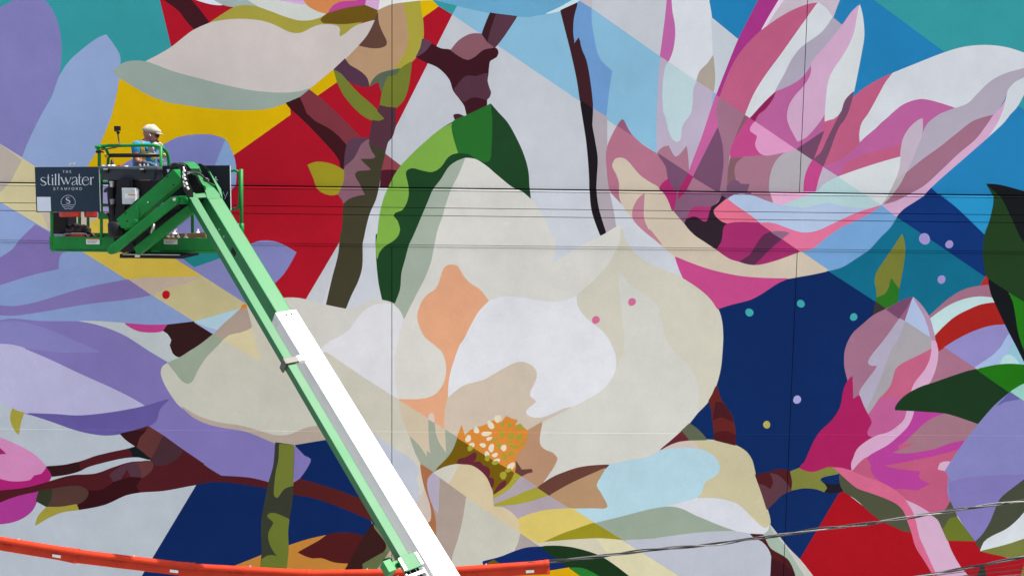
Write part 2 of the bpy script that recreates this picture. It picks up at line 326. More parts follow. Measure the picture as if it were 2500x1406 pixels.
1e3f24 a2 1865,1192! 1950,1290 2050,1400 b2 2150,260 2240,460 2290,640 2305,830 2320,970! 2200,880 2120,840 1930,690 1800,580 1680,510 1600,497 1500,520 1390,600 1300,740 1210,860 1150,1000 980,1400 c2 940,170 890,350 850,500 835,680 770,862! 740,850! 630,812! 590,620 570,450 555,200 560,50 b2 570,1400 600,1150 640,980 700,830 800,640 930,490 1100,330 1280,180 a2 1430,1400 1600,1320
78a346 b2 1425,100! 1280,180 1100,330 930,490 800,640 700,830 640,980 600,1150 570,1400 c2 555,200 567,340! 590,260 650,190 760,120 810,60 825,0 b2 825,1310 800,1220 750,1160! 770,1120 850,1090 900,1010 925,900 915,800 890,680 900,640 960,608 1080,635 1200,652 1290,600 1370,490 1430,450 1495,437! 1440,260 1425,170
27642a a2 1865,1192! 1600,1320 1430,1400 b2 1425,180 1450,290 1495,437! 1600,445 1700,500 1800,540 1850,520 1868,400 1875,0 a2 1870,1300
# --- centre flower
c6c5bf c1 1300,790! 1480,782 1615,800 1860,865 2080,910! 2210,890 2343,835 c2 400,845 500,812 600,806 760,850 840,940 867,1030! 800,1300 770,1400 d2 760,200 775,450 800,620! 0,110! G 600,739! c1 1100,850!
c0beb0 G 600,735! 966,970! 1116,1066! 1058,1152! 1026,1132! 904,1055! 709,930! 640,890!
cecdc6 b2 1570,500! 1680,510 1800,580 1930,690 2120,840 b3 340,880 447,970! 500,1030 600,1180 690,1400 c3 710,80 728,200 690,400! 970,225 1090,155 1240,85 b3 1420,1290 1485,1272! c3 1480,30 1470,130 1420,250 1350,380 1200,560 1090,655 970,760! 700,1000! d2 1400,250! 1360,250 1340,420 1250,560 1130,615 960,632 800,625! 770,400 c2 800,1280 867,1030! 1000,760 1100,570 1180,360 1215,190 b2 1310,1160 1410,850
9ba798 b2 1570,500! 1470,540 1390,600 1300,740 1210,860 1150,1000 980,1400 c2 940,170 890,350 850,500 835,680 770,860! 840,940 867,1032! 1000,760 1100,570 1180,360 1215,190 1255,0 b2 1310,1160 1340,1050 1410,850 1490,690
d3d4d8 c2 867,1030! 850,980 800,900 720,855 600,850 500,880 390,960 330,1040 260,1140 150,1220 0,1295 c1 2000,1250 1850,1320 1800,1375 1810,1400 d1 1850,80 2100,240! 2343,410! d2 400,360! 780,605! 795,600! 770,400 765,150 c2 775,1400 800,1280 840,1130
d59e7c c2 1430,407 1490,425 1540,520 1620,610 1740,690 1845,825! 1740,930 1650,1080 1560,1260 1500,1380 d2 1450,200 1400,400 1380,560 1345,750 1342,968! 800,625! 960,632 1130,615 1250,560 1340,420 1360,250 1320,100 1280,50 1220,0 c2 1250,1330 1120,1230 1060,1120 1030,1000 1060,870 1130,760 1240,680 1290,570 1330,450 1380,410
c8c8c0 b3 1485,1272! c3 1500,60 1560,180 1650,290 1780,380 2000,480 2180,550 c4 340,575 480,660 620,780 710,905 750,1020 768,1200 760,1400 d4 740,280 690,470 610,640 480,780 380,905 270,1020 170,1110 45,1210! d3 1800,1270 1600,1320 e3 1355,127! 1100,145 870,200 700,270 570,345! 720,130 750,50 720,0 d3 745,1290 700,1240 620,1210 560,1160 545,1100 555,1010 580,885! 930,705 1200,560 1400,300! c3 1400,1300! 970,760! 1200,560 1350,380 1420,250 1470,130
c6c3b3 b3 1485,1272! c3 1500,60 1560,180 1650,290 1780,380 2000,480 2180,550 c4 340,575 480,660 620,780 710,905 750,1020 768,1200 760,1400 d4 740,280 690,470 610,640 490,770! 500,650 490,480 450,330 380,230 280,140 180,20 c3 2080,1380 2000,1240 1950,1050 1920,900 1850,810 1640,670 1540,570 1470,480! 1455,560 1455,700 1480,900 1505,1200 1503,1380 d3 1490,120 1418,262! 1415,130 1395,20 c3 1350,1280 1260,1160 1130,1060 1030,960 975,860 970,760! 1090,655 1200,560 1350,380 1420,250 1470,130
c2b5a4 d2 1380,600! 1600,440 1980,250 d3 100,200 560,150! 560,850! 930,705! 580,885 400,990! 300,1100! d2 1480,1060! 1340,965! 1345,750
d6d8dc c2 1845,825! 1960,780 2100,770 2343,800 c3 400,795 650,830 800,825 900,795 970,760! 975,860 1030,960 1130,1060 1260,1160 1350,1280 1400,1400 d3 1415,130 1418,260 1380,370 1300,480 1200,560 1000,670 930,705 840,720 700,780 600,820 490,830 410,800 400,760 450,710 515,650 450,590 445,550 480,480 520,380 520,310 470,240 380,197 310,195 240,215 0,345 d2 1980,270 1800,390 1560,460 1470,520 1380,600! 1385,480 1410,320 1460,160 1520,0 c2 1560,1260 1650,1080 1740,930
c4668a O c3 1605,828 45
c4668a O c3 1192,1033 45
# lower centre
ab866a d3 400,990! 580,885! 555,1010 545,1100 560,1160 620,1210 700,1240 745,1290 e3 750,50 720,130 570,350! 520,385! 330,262! 260,215! d3 270,1320 275,1260 330,1180 380,1100 415,1020
5d3c36 e3 275,75! 345,185! 460,178! 468,208! 400,225 335,264! 262,218!
c3b69e d2 815,640! 1345,972! 1380,1260! 1135,1300! 930,1045! 850,800
6a5312 d2 1480,1060! e2 1780,0! 2140,215! 2110,290 2040,380 1895,475! 1700,300! 1210,215! 1300,110 1385,0 d2 1440,1170
c8813a d2 1480,1060! 1535,920! 1565,1040! 1670,960 1780,930 1830,905! 1900,870 1990,890 2040,820 2100,850 2172,865! 2140,920! 2230,940 2290,1005 2270,1080 2260,1150 2160,1260 2145,1320! e2 2150,150! 2140,215! 1780,0!
949c8c d2 930,1045! 1040,1150 1090,1220 1135,1290! 1140,1215! 1180,1250! 1165,1100 1155,850! 1220,890! 1230,1000 1270,1120 1360,1250! 1355,1100 1345,975! 1480,1060! 1440,1170 1380,1270 1255,1400 e2 1210,215! 1060,120! 1010,0 d2 1000,1250
cdbcae d2 1155,852! 1165,800 1185,787 1210,800 1222,892!
bfb4a9 e2 1060,120! 1090,260 1130,440 1190,640 1185,760 1140,805! 1000,600! 900,200!
b3b9c4 d2 480,1005! 700,1140 1030,1350 e2 1040,200 1030,280 1055,400 1050,460 1010,590! 800,300! d2 400,1100!
c4c0b2 d2 780,1190! 930,1045! 1000,1250! e2 1060,120! 1090,260 1110,400 1050,470! 1050,380 1028,280 1045,180 980,70!
9c6645 e2 1060,118! 1210,215! 1150,290 1145,380 1170,500 1220,650 1245,800 1245,970! 1190,880! 1130,800! 1180,770 1190,680 1170,560 1110,380 1080,250
6b7030 e2 1185,880! 1246,925! 1242,980!
9e9086 e2 1210,215! 1590,490! 1550,750 1500,960 1430,1180 1420,1290! G 1090,1500! e2 1240,1000! 1245,800 1220,650 1170,500 1145,380 1150,290
a69fb0 e2 1210,215! 1270,270 1270,450 1262,680! 1220,620 1170,500 1145,380 1150,290
b8b8ac e2 1590,490! 2210,910! 2190,1000 2140,1110 1980,1170 1790,1270 1420,1290! 1430,1180 1500,960 1550,750
b8b8ac e2 1420,1290! 1790,1270! 1700,1700! 1300,1700!
c6b897 e2 1210,215! 1350,150 1470,122 1560,118 1640,125 1750,190 1830,280 1880,420 1905,595! 2000,610 2100,670 2180,745 2205,830 2210,912! 1590,490!
c3c2b5 e2 1210,215! 1350,150 1500,120! 1440,240 1390,340!
5d2530 e2 1480,112! 1500,65 1570,50 1640,10 d2 1650,1250 1690,1235 1700,1290 1660,1350! 1740,1340 1780,1390 e2 1780,140 1840,165 1855,210 1840,270! 1895,290 1900,330 1880,400! 1830,280 1750,190 1640,125 1560,118
5d2530 e2 1895,475! 1930,400 2000,320 2040,315 2030,360 1960,430
9a9538 e2 1895,478! 1950,440 2050,370 2110,290 2140,215! 2210,260! 2130,360 2040,440 1895,517!
a2979f e2 2210,260! 2343,345! e3 530,385! 400,430 200,515 28,578! e2 1895,517! 2040,440 2130,360
9a9538 e3 30,580! 200,515 400,430 525,385! 665,477! 400,560 200,590 30,599!
a2979f e3 60,600! 250,590 400,560 665,478! 905,622! 600,650 420,700 305,747! 240,670 130,605
5e3b33 e3 525,385! 700,270 870,200 1000,160 1150,138 1355,127! 1290,175 1130,240 900,345 665,477!
a9c8d3 e3 1355,127! 1550,85 1850,20 d3 1920,1212 d4 180,1180 330,1172 500,1185 620,1230 700,1300 745,1390 e4 750,100 735,200 680,265 580,320 550,380 530,450 480,500 400,530 200,590 50,640! e3 1850,630 1700,665 1450,730 1190,794! 1170,790! 920,625! 900,560! 1150,350!
a58565 e3 665,477! 900,345 1130,240 1300,165! 1240,270 1195,360 1240,440 1290,530 1320,600 1300,618 1150,618 900,622!
bcb594 d4 45,1210! 170,1150 380,1090 560,1087 760,1107 920,1155 1040,1230 1100,1320 1122,1400 e4 1160,320 1220,480 1290,680 1308,760 1305,810 1270,850 1230,845 1150,780 1050,680 950,590 850,545 680,515 470,515! 530,450 550,380 580,320 680,265 735,200 750,100 d4 745,1390 700,1300 620,1230 500,1185 330,1172 180,1180
c1b3aa d4 45,1210! 170,1150 380,1090! 440,1120 495,1185! 330,1172 180,1180
c9ccd4 e4 470,512! 680,512 850,545 950,590 1050,680 1150,780 1230,845 1270,850 1305,812! 1290,880 1230,920 1080,918 900,885 750,830 580,760 420,680 300,625 110,608! 250,575 400,530
8c9a8b e3 1190,792! 1450,730 1700,665 1850,630 2020,608 2150,625 2343,715 e4 580,760 750,830 915,888! 600,895 350,920 0,970 e3 1510,992!
cbb968 e3 305,745! 420,700 600,650 920,625! 1172,790! 1000,850 800,920 580,1018 540,1025! 340,912! 325,830
8a8424 e3 1170,790! 1502,992! 1380,978 1150,968 900,980 580,1020! 800,920 1000,850
9d9390 e3 330,912! 548,1062! 400,1075 260,1118! 310,1010
c2bea9 e3 540,1022! 620,1010 900,985 1200,968! 1320,1130 1400,1270! 1230,1165 1000,1090 850,1062 700,1053 545,1062!
cdc8a6 e3 1200,968! 1380,978 1502,992! 2160,1400! G 1900,1580! 1640,1560! e3 1570,1400 1400,1270 1320,1130
adb2bd e3 1505,992! 1900,970 e4 0,970 350,920 600,895 860,885! 1080,918 1140,960 1220,1000 1290,1080 1325,1170 1315,1400 G 1880,1600! 1850,1560! e3 2160,1400!
10255a e3 -100,1230! 100,1180 265,1115 400,1075 570,1062! 900,1310! 660,1345! -60,1480!
183019 e3 560,1060! 700,1053 850,1062 1000,1090 1230,1165 1400,1270 1570,1400! G 1640,1560! 1480,1560! e3 1225,1400 1130,1345 1040,1310 885,1302!
5f4c18 e2 1780,1275! 1900,1212! 1980,1262! 1800,1400!
c79a12 e3 100,1430! 660,1340! 885,1302! 1025,1400! G 1600,1700! 1180,1700!
27702c e3 888,1302! 1040,1310 1130,1345 1225,1400! G 1530,1560! 1520,1500! e3 1025,1400!
# seeds white / green
d9d2b8 E d2 1946,848 40,46 0
d9d2b8 E d2 1865,920 34,52 -35
d9d2b8 E d2 1702,978 30,40 -15
d9d2b8 E d2 1815,1020 62,26 -10
d9d2b8 E d2 1848,1075 36,20 -25
d9d2b8 E d2 1608,1075 32,42 30
d9d2b8 E d2 1650,1150 30,32 30
9a9436 E d2 1630,1185 36,30 -40
d9d2b8 E d2 1776,1150 38,24 20
d9d2b8 E d2 1872,1182 32,48 15
d9d2b8 E d2 2014,1180 34,36 10
d9d2b8 E d2 1822,1250 26,34 0
9a9436 E d2 1826,1300 26,36 0
d9d2b8 E d2 1914,1262 34,24 -20
d9d2b8 E d2 1935,1325 40,22 -15
9a9436 E d2 1915,1350 38,24 -10
d9d2b8 E e2 2098,145 36,52 38
9a9436 E e2 2065,190 38,22 -15
9a9436 E e2 2008,248 40,44 -15
9a9436 E d2 2002,912 22,28 0
9a9436 E d2 2078,918 22,34 0
9a9436 E d2 2195,942 36,36 0
9a9436 E d2 1990,1025 28,40 0
9a9436 E d2 2102,1042 34,40 40
9a9436 E d2 2195,1060 44,32 -20
9a9436 E d2 1910,1088 28,14 -10
9a9436 E d2 1955,1148 30,28 0
9a9436 E d2 2084,1112 20,22 0
9a9436 E d2 2130,1165 56,20 12
9a9436 E d2 2225,1130 26,18 -20
9a9436 E d2 2020,1280 24,44 0
9a9436 E d2 2100,1245 38,24 0
# upper right flower A (left petals)
cfd3d8 G 1636,-200! a4 180,0! 190,130 222,300 215,460 195,590 145,712! 470,935! 660,640! 655,420 640,180 610,0! G 1725,-200!
b2609a G 1632,-200! a4 135,0! 115,200 90,400 55,655! 145,714! 195,590 222,400 215,270 190,130 180,0! G 1638,-200!
bcc3ca a4 640,205! 950,460! 820,780 700,1085! 660,1055! 680,900 662,640! 655,420
a3988c a4 660,638! 680,900 665,1057! 470,935! 510,820 600,730
b0a5b8 a4 57,655! 145,714! 470,935! 660,1055! 695,1085! 600,1400 b4 520,300 380,670! 22,440! a4 20,1400 40,900
8aa6c4 a4 660,1055! 702,1087! 650,1240! 645,1180!
b4cace a4 145,712! 470,935! 435,1000 420,1200 400,1300 330,1400 b4 300,150 280,290 245,308 200,280 160,200 110,0 a4 100,1300 85,1120 90,960 110,800
9e6e80 b4 22,435! 80,380 150,358! 190,440 230,488 280,460 355,365! 370,480 382,670!
a76c80 b3 1495,60 1440,130 1380,240 1330,360 1312,470 1320,600 1335,760 1360,880 1420,950 1495,1030! 1600,1000! 1925,880! 2025,735! 2005,620 1960,540 1900,455! 1720,340 1620,250 1560,170 1515,75
8c5670 b3 1495,60 1440,125! 1610,240! 1560,168 1515,75
7c5770 b4 100,880! 800,880! 760,930! 660,1050! 600,1100! 330,1260! 190,1095!
6e4b66 b4 22,442! 378,676! 300,850! 205,885! 150,740 120,590 60,500
9d6f82 b4 430,712! 700,885! 380,885! 350,845!
7b5872 b4 350,845! 420,885! 260,960! 260,885!
b55c90 a4 695,1085! 738,1112! 710,1250 715,1400 b4 720,140! 600,380 430,715! 378,675! 450,480 520,300 620,0
6c4963 b4 720,140! 770,330 785,500 770,740 745,888! 720,888! 432,714! 600,380
9a2a60 b4 376,678! 428,714! 350,860 255,965! 270,880
946a7e a4 735,1108! 1032,1318! b4 1050,20! 950,200 870,380 830,600 820,888! 740,888! 785,560 770,330 720,140! a4 715,1400 705,1250
7b585f b4 1030,3! 1068,30! 950,230 875,395! 940,200
7b585f b4 860,488! 1015,487! 930,560 910,650 918,745! 822,815! 840,600
b2467e b4 1065,28! 1148,78! 1090,150 1090,190 1160,235 1165,270 1145,330 1160,390 1220,450 1275,465! 858,492! 870,380 950,220
85204f a4 1365,1045! 1390,1035! 1360,1120 1260,1260 1145,1392! 1078,1345! 1160,1250
9b6e7f b4 1010,487! 1270,465 1505,428! 1400,510 1340,620 1310,740 1305,888! 1045,888! 1075,795! 980,795 930,740 910,650 930,560
705068 b4 820,815! 915,745 980,797 1075,795! 1045,888! 818,888!
a8a2a8 b4 1612,393! 1802,520! 1740,630 1705,760 1700,888! 1303,888! 1310,740 1340,620 1400,510 1500,430
d191b8 b4 1145,76! 1620,397! 1400,445 1270,467 1200,440 1160,390 1145,330 1165,270 1160,235 1090,190 1090,150
ac5c8f a4 1388,1035! 1550,970 1680,880 1785,745! 1800,900! b4 1560,100! 1630,305! 1800,100! a4 1950,1300! b4 1925,192! 1780,290 1618,397! 1145,76! 1190,0 a4 1260,1260 1360,1120
9c347d G 1930,-200! a4 1185,0! 1050,260 950,460 820,780 700,1087! 738,1110! 850,820 950,640 1080,480 1215,358! 1300,200 1425,0! G 2000,-200!
dfcfe0 G 1960,-100! a4 1418,0! 1280,230 1208,362! 1290,300 1350,190 1485,0! G 1970,-100!
bfb3be G 1960,-200! a4 1480,0! 1350,190 1275,307! 1500,160 1730,60 1862,36! 1940,90 2032,205! 2080,70 2107,0! G 2120,-200!
b1597a a4 1862,36! 1730,60 1500,160 1220,350 1080,480 950,640 850,820 738,1110! 1032,1315! 1130,1080 1260,870 1430,640 1600,400
cdd2d6 a4 1860,36! 1940,90 2028,205! 1990,270 1900,380 1720,510 1640,580 1560,690 1480,850 1375,1042! 1250,1160 1080,1347! 1030,1314! 1130,1080 1260,870 1430,640 1600,400
a59eae a4 2026,203! 2142,297! 2000,470 1850,640 1787,735! 1680,880 1550,970 1372,1044! 1480,850 1560,690 1640,580 1720,510 1900,380 1990,270
c5a0bc a4 2338,55! 2250,140 2140,293 2000,470 1850,640 1785,722! 1780,850 1700,990 1600,1100 1530,1220 1510,1330 1520,1400 b4 1560,180 1630,307! 1720,260 1850,120 1940,-10! a4 1955,1340! 2050,900! 2200,650! 2320,300!
b5597e b4 1928,0! 1935,78! 2040,60! 2115,0! a5 220,1380! 350,1100! b4 2110,20 2050,120 1960,300 1900,430 1803,522! 1925,192! 1940,90!
ccd1d2 a5 462,55! 490,160 510,320 510,440 480,620 430,880 395,1050! 310,1130 250,1270 200,1330 65,1390! 80,1150 110,930 160,810 250,680 350,510 400,380 430,230
6a4560 b4 1928,188! 1803,523! 1618,396! 1780,290
# upper right flower B
b1597a a5 845,838! 730,890 600,960 480,1040 385,1125! 240,1380! b5 120,300! 20,590! 210,717! 930,487! 1000,300! 1200,200! 800,0! a5 760,950!
6d4760 a5 393,1052! 380,1110 330,1280 265,1400 b5 240,110 180,240 130,380 42,597! b4 1803,521! 1900,430 1960,300 2050,120 2110,0 a5 260,1270 300,1150
cbd0d5 a5 845,840! 1080,745 1440,605 1650,545 1900,522 2150,550 2343,610! G 2640,200! 2600,160! a5 2343,790! 2150,840 2000,910 1900,990 1800,1090 1700,1190 1620,1235 1540,1240 1400,1190 1250,1150 1160,1143 1050,1165 950,1210 850,1290 710,1400 b5 600,200 470,324! 462,230 490,100 560,0 a5 640,1170 700,1060 760,950
ac5c90 a5 1160,1141 1250,1150 1400,1190 1560,1243! 1430,1290 1330,1340 1260,1400 b5 1220,170 1172,247! 1160,100! 935,340! 700,400 450,480 300,560 240,680 210,718! 40,597! 250,520 420,380 500,290 700,120 a5 850,1290 950,1210 1050,1165
a69fad a5 1555,1243! 1700,1190 1800,1090 1900,990 2000,910 2150,840 2343,788! G 2600,160! 2600,200! a5 2343,895! 2230,960 2160,1040 2120,1130 2010,1330! b5 1990,10! 1760,80 1600,200 1400,360 1180,520 1000,668! 1000,600! 1120,370 1175,240! 1240,110 1380,0 a5 1430,1290
b7a9b7 b5 1180,46! 1182,150 1172,242! 1120,370 1050,540 990,667! 860,890 700,1040! 800,900 860,760 905,640 928,485 940,380 970,260 1040,150 1130,70
aaa6a6 b5 992,663! 900,730 800,890 700,1040! 760,1000! 880,870! 940,780!
92667a b5 1995,8! 1900,30 1760,80 1600,200 1400,360 1180,520 1000,667! 930,800 860,895 720,1036! 850,1000 1000,930 1200,820 1400,640 1600,450 1800,280 1900,150
c59fbc a5 2165,1035! 2140,1130 2090,1220 1990,1330! b5 1900,150 1800,280 1600,450 1400,640 1200,820 1000,930 850,1000 705,1038! 870,1177! 905,1125! 950,1080 1190,920 1280,830 1400,720 1700,460 1950,242! 2050,90 a5 2120,1380 2200,1100!
c9cfd4 G 2600,190! a5 2343,893! 2230,955 2160,1040! 2130,1190 2090,1310 b5 2050,90 1945,245! 2120,80 2180,0 a5 2250,1240 2343,1080! G 2600,215!
cdd2d4 b5 210,715! 450,630 700,550 928,485! 905,640 850,780 790,900 695,1037!
b3a9b8 b4 1912,598! 2092,715! 1930,800 1870,888! 1828,888!
b4457f b4 1800,519! 1914,598! 1870,720 1828,890! 1698,890! 1705,760 1740,630
# band under ledge
6d4a66 b4 745,885! 1092,885! 1115,932! 1000,912 900,920 815,967! 752,928!
9b6f82 b4 1085,885! 1312,885! 1350,1019! 1250,985 1105,930!
dba6c4 b4 1303,885! 1880,885! 1800,900 1650,960 1440,1037! 1350,1019!
aecacb b4 1440,1037! 1650,960 1800,900 1870,870 1930,800 2087,715! b5 210,716! 697,1037! 640,1090! 450,1100! 100,1050! b4 1750,1090!
a9bbd5 b4 815,967! 900,920 1000,912 1110,930 1250,985 1350,1018 1450,1040 1650,1065 1750,1065 1830,1040 1950,1015 b5 100,1012 250,1050 450,1075 610,1066! 440,1120 280,1190 130,1260 b4 1850,1330 1680,1352 1500,1300 1380,1255 1280,1238 1188,1242! 1000,1095!
2b2029 b4 755,926! 812,965! 700,1060 665,1100 690,1160 760,1220 845,1245! 790,1270 770,1330 770,1400 c4 770,50 750,150 690,239! 560,150 440,70 b4 470,1400 328,1262! 360,1180 420,1160 480,1170 540,1215 560,1220 590,1180 610,1100 630,1057! 690,1030 740,970
a0356a b4 632,1057! 450,1060 410,1080 358,1187! 420,1160 480,1170 540,1215 580,1215 605,1120
d36b85 b4 812,963! 710,1050 665,1100 690,1160 760,1220 840,1247! 900,1235 1000,1232 1192,1242! 1100,1170 900,1030
962c62 b4 840,1245! 900,1235 1000,1232 1192,1240! 1420,1400! c4 1662,256! 1550,300 1350,370 1170,412 1060,407 840,340 688,239! 750,150 770,50 b4 770,1330 790,1270
552b47 c4 1320,28! 1442,107! 1350,180 1250,280 1120,412! 1060,407! 955,374! 1080,290 1130,210 1180,130 1240,60
cf6d8e b4 1188,1240! 1280,1238 1380,1255 1500,1300 1680,1352 1850,1330 b5 130,1260 280,1190 440,1120 610,1066 697,1038! 600,1120 430,1210 250,1290 80,1400 c4 1950,100 1790,225 1662,256! b4 1420,1400!
84607c c4 1318,30! 1400,22 1525,38! 1440,107!
6f9ac6 b5 700,1040! 872,1177! 800,1290 690,1400 c5 560,230 430,320 250,430 98,471! c4 1662,256! 1790,225 1950,100 2090,0 b5 250,1290 430,1210 600,1120
c5b8a5 b3 1480,497 1420,510 1390,560 1388,600 1430,680 1465,790 1460,900 1470,970 1495,1032! 1620,1200 1830,1400 c3 1950,187! 2000,230 2100,312! c4 400,385 600,455 800,505 1000,540 1300,560 1500,562 1600,545 1800,510 1978,471! 1664,256! 1550,300 1350,370 1170,411 1060,406 950,375 840,340 690,237 560,150 440,70 370,0 b4 330,1260 260,1180 190,1092 130,950 90,890 0,810 b3 1850,800 1700,700 1570,550 1530,515
b07789 b3 1745,903! 1680,960 1620,1070 1620,1195 1830,1400 c3 1850,100 1952,188! 1870,80 1800,0 b3 1800,1330 1740,1200 1735,1050
a02d66 b4 150,736! 200,850 232,890 207,1088! 188,1095! 130,950 80,880 45,850! 80,790
b7477f c4 223,312! 400,385 600,455 800,505 1000,540 1300,560 1510,562! 1400,610 1200,740 1080,800 850,860 708,907! 620,780 480,660 315,553! 270,450
# right plant
6f7433 c5 940,53! 965,160 972,260 950,450 905,682! 815,560! 800,660 750,740 655,782! 650,680 633,600 650,500 720,390 820,240
2a6a22 c5 815,558! 907,682! 885,860! 760,915! 638,825! 655,780! 750,740 800,650
353130 c5 640,823! 764,912! 690,960! 610,985!
9489bd O c5 1196,108 64
9489bd O c5 1478,170 46
9489bd O c5 1393,572 47
3f9ca0 O c4 1072,948 46
3f9ca0 O c4 1660,848 45
3f9ca0 O c5 390,1000 43
9e9acb O d4 1618,630 46
a5a055 O d4 1270,916 42
# dark leaves far right
213a1f b5 1912,795! 1985,930 1945,1200 1885,1370 c5 1865,230 1880,390 1905,530 1930,572! 2343,837! G 3200,1200! 3200,700! b5 2343,900!
16191b b5 1912,795! 2050,805 2343,880! G 3200,720! 3200,1100! 2640,720! c5 2343,160 2250,0 b5 2200,1200 2060,930
a52a2c c5 1905,528! 1960,650! 1830,650!
95677a c5 1243,997! 1330,920 1480,790 1650,690 1840,645 1945,637! 1985,785! 1830,770 1650,800 1480,870 1330,970 1255,1032!
b5d0d0 c5 1253,1030! 1330,970 1480,870 1650,800 1830,770 1985,783! 2000,837! 1850,860 1700,920 1550,1000 1400,1130 1315,1227! 1290,1120
98221f c5 1313,1225! 1400,1130 1550,1000 1700,920 1850,860 2002,836! 2130,1092! 1950,1105 1750,1170 1550,1270 1425,1352! d5 1352,92! 1350,40! c5 1345,1330
8781b5 c5 1423,1352! 1550,1270 1750,1170 1950,1105 2130,1088! 2175,1180! 2100,1300 2010,1400 d5 1990,120 1880,195 1760,267! 1430,42!
9bb0d2 c5 2172,1178! 2300,1400! d5 2343,200! 2343,245! 2060,228 1880,255 1765,270! 1880,195 1990,120 2090,10 c5 2100,1300
8bb8c6 d5 2200,0! 2250,0! 2343,185! G 2540,900! d5 2343,240! 2060,230! 2150,110
abced1 d5 2060,228! 2100,150 2150,120 2210,140 2290,232!
14171a c5 1928,570! 2150,715! 2200,800 2240,970 2280,1200 2343,1400 G 2560,980! d5 2343,205! 2240,0 c5 2170,1180 2020,870 1960,730 1940,640
24701a c5 2165,728! 2343,837! G 3200,1200! 3200,1100! 2560,980! c5 2343,1385 2280,1200 2240,970 2210,820
98687c d5 1353,90! 1430,40! 1792,286! 1500,385 1240,460! 1320,290
# pink flower lower right
95687e c5 1068,773! 940,815 760,910 620,980 500,1080 380,1190 310,1320 290,1400 d5 285,150 290,270 325,417! 380,622! 460,580! 1000,500! 1300,0! c5 1290,1250! 1250,1000 1150,860
6c4461 c5 1068,773! 940,815 763,912! 915,1020! 1000,900
8c5a76 c5 1068,775! 1000,900 913,1020! 977,1052!
a4b4d2 c5 1070,773! 1020,920 975,1050! 1270,1243! 1250,1150 1200,1000 1130,860
a5869f c5 1070,773! 1150,850 1250,1000 1310,1200! 1325,1285! 1268,1243! 1250,1150 1200,1000
a69fb2 c5 913,1020! 977,1050! 960,1120 900,1260 840,1400 d5 750,260 640,540 545,742! 565,812! 500,700 455,580 470,520 560,390 650,270 660,235! 600,240 565,225 560,190 610,110 700,0 c5 800,1180
9c989d c5 975,1050! 1285,1250! 1285,1380 d5 1282,50! 1150,120 930,230 870,290 830,430 790,510 680,620 620,720 562,810! 545,742! 640,540 750,260 830,50 c5 900,1260 960,1120
b15a78 d5 1282,48! 1150,120 930,230 870,290 830,430 790,510 678,627! 700,660! 950,640! 1050,530 1090,450 1200,310 1250,190
ad5888 d5 680,625! 800,612 935,620! 880,720! 900,760! 1000,752! 970,850 900,930 720,1030 620,1062 560,1050 540,1000 585,910 590,880 555,807! 620,720
9a2055 d5 372,358! 325,415 280,510 240,710 150,860 d4 1880,1000 1820,1090 1750,1240 1700,1350 e4 1690,110 1638,167! 1720,205 1800,215 1900,185 2030,158 2150,160 2245,195! d5 385,1350! 440,1220! 640,1065! 560,1050 540,1000 585,910 590,880 555,807 500,700 455,580! 380,622!
ad5473 d5 560,1280! 800,1100! 1600,1000! 1672,1085! 1600,1190 1500,1340 e5 1500,95! 1440,190! 1470,250 1465,450 1490,545! 1450,630 1380,682 1290,695! 1130,600 1000,540 860,420 700,330 500,260 368,207! 450,100
a53d8a d5 1075,755! 1250,765 1440,788! 1300,900! 900,1150! 900,1250! 1670,1085! 1600,1190! 1300,1270 1000,1330 715,1383! e5 900,180 1150,205! 1125,260 1160,305 1260,345! 1170,385 1120,415! 980,400 830,395 740,345 640,270 590,190 590,130 545,50! d5 620,1230 780,1140 900,1040 1000,940
936b78 d5 1432,788! 1822,905! 1690,1050 1668,1087! 1500,1120 1300,1190 1000,1237 843,1232! 970,1190 1105,1135! 970,1125! 1100,1000 1250,870
c69dba c5 1280,1278! 1320,1270 1345,1350 d5 1350,60 1350,140 1320,290 1260,430 1225,470! 1130,515 1043,550! 1090,440 1200,300 1260,180 1283,60
c69dba d5 1000,750! 1080,753! 1050,850 1000,940 900,1040 780,1140 600,1240 e5 470,80 370,192! 365,110 385,60 d5 430,1200 520,1120 640,1050 800,1000 900,930 970,860
c3a0ba e5 1353,177! 1380,110 1450,92 1500,94! 1440,197!
1a331d d5 865,747! 870,710 920,640 1000,570 1150,490 1300,440 1500,370 1700,305 1797,284! 2177,547! 2090,620 2000,700 1820,907! 1600,830 1440,785 1200,765 1000,752
226a18 d5 1793,285! 2000,240 2180,225 2343,237! G 3200,900! 3200,940! d5 2343,448! 2280,480 2172,547!
8fc2b4 d5 2172,547! 2280,480 2343,448! G 3200,940! 3200,1100! d5 2343,655! 2290,625!
7b7aad d5 2177,547! 2343,655! G 3200,1300! 3200,1200! 2540,1140! e5 2343,298! 2200,400 2080,500 2040,560 1950,780 1850,940 1785,1003! 1760,992! 1600,740 1500,560 1465,440 1468,250 1438,192! 1500,95 d5 1600,1190 1720,1030 1820,905! 2000,700
7770a8 e5 1480,330! 1700,275 2343,240! 2343,298! 2200,400 2080,500 2040,560 1950,780 1850,940 1785,1003! 1760,992! 1600,740 1500,560
5d5c95 d5 2177,547! 2292,622! 2100,660 2025,705!
# stalk lower right
5a2220 d4 685,487! 706,478! 730,590 780,680 860,790 890,880 910,1000 910,1150! 675,1090! 665,960 650,860 640,740 608,642! 650,570
431a20 d4 690,655! 760,670 850,780 893,888! 740,825 652,872!
48191c d4 668,1020! 780,990 912,1030! 912,1150! 675,1090!
565d49 d4 387,903! 470,960 540,1030 588,1088! 373,1092! 345,1050 293,990!
5c242c d4 297,993! 345,1050 380,1092! 250,1110 150,1150 50,1205! 170,1105
481b20 e4 1138,240! 1280,215 1390,180 1480,185 1542,203! 1562,300 1557,417! 1450,465 1370,540 1273,637! 1220,470
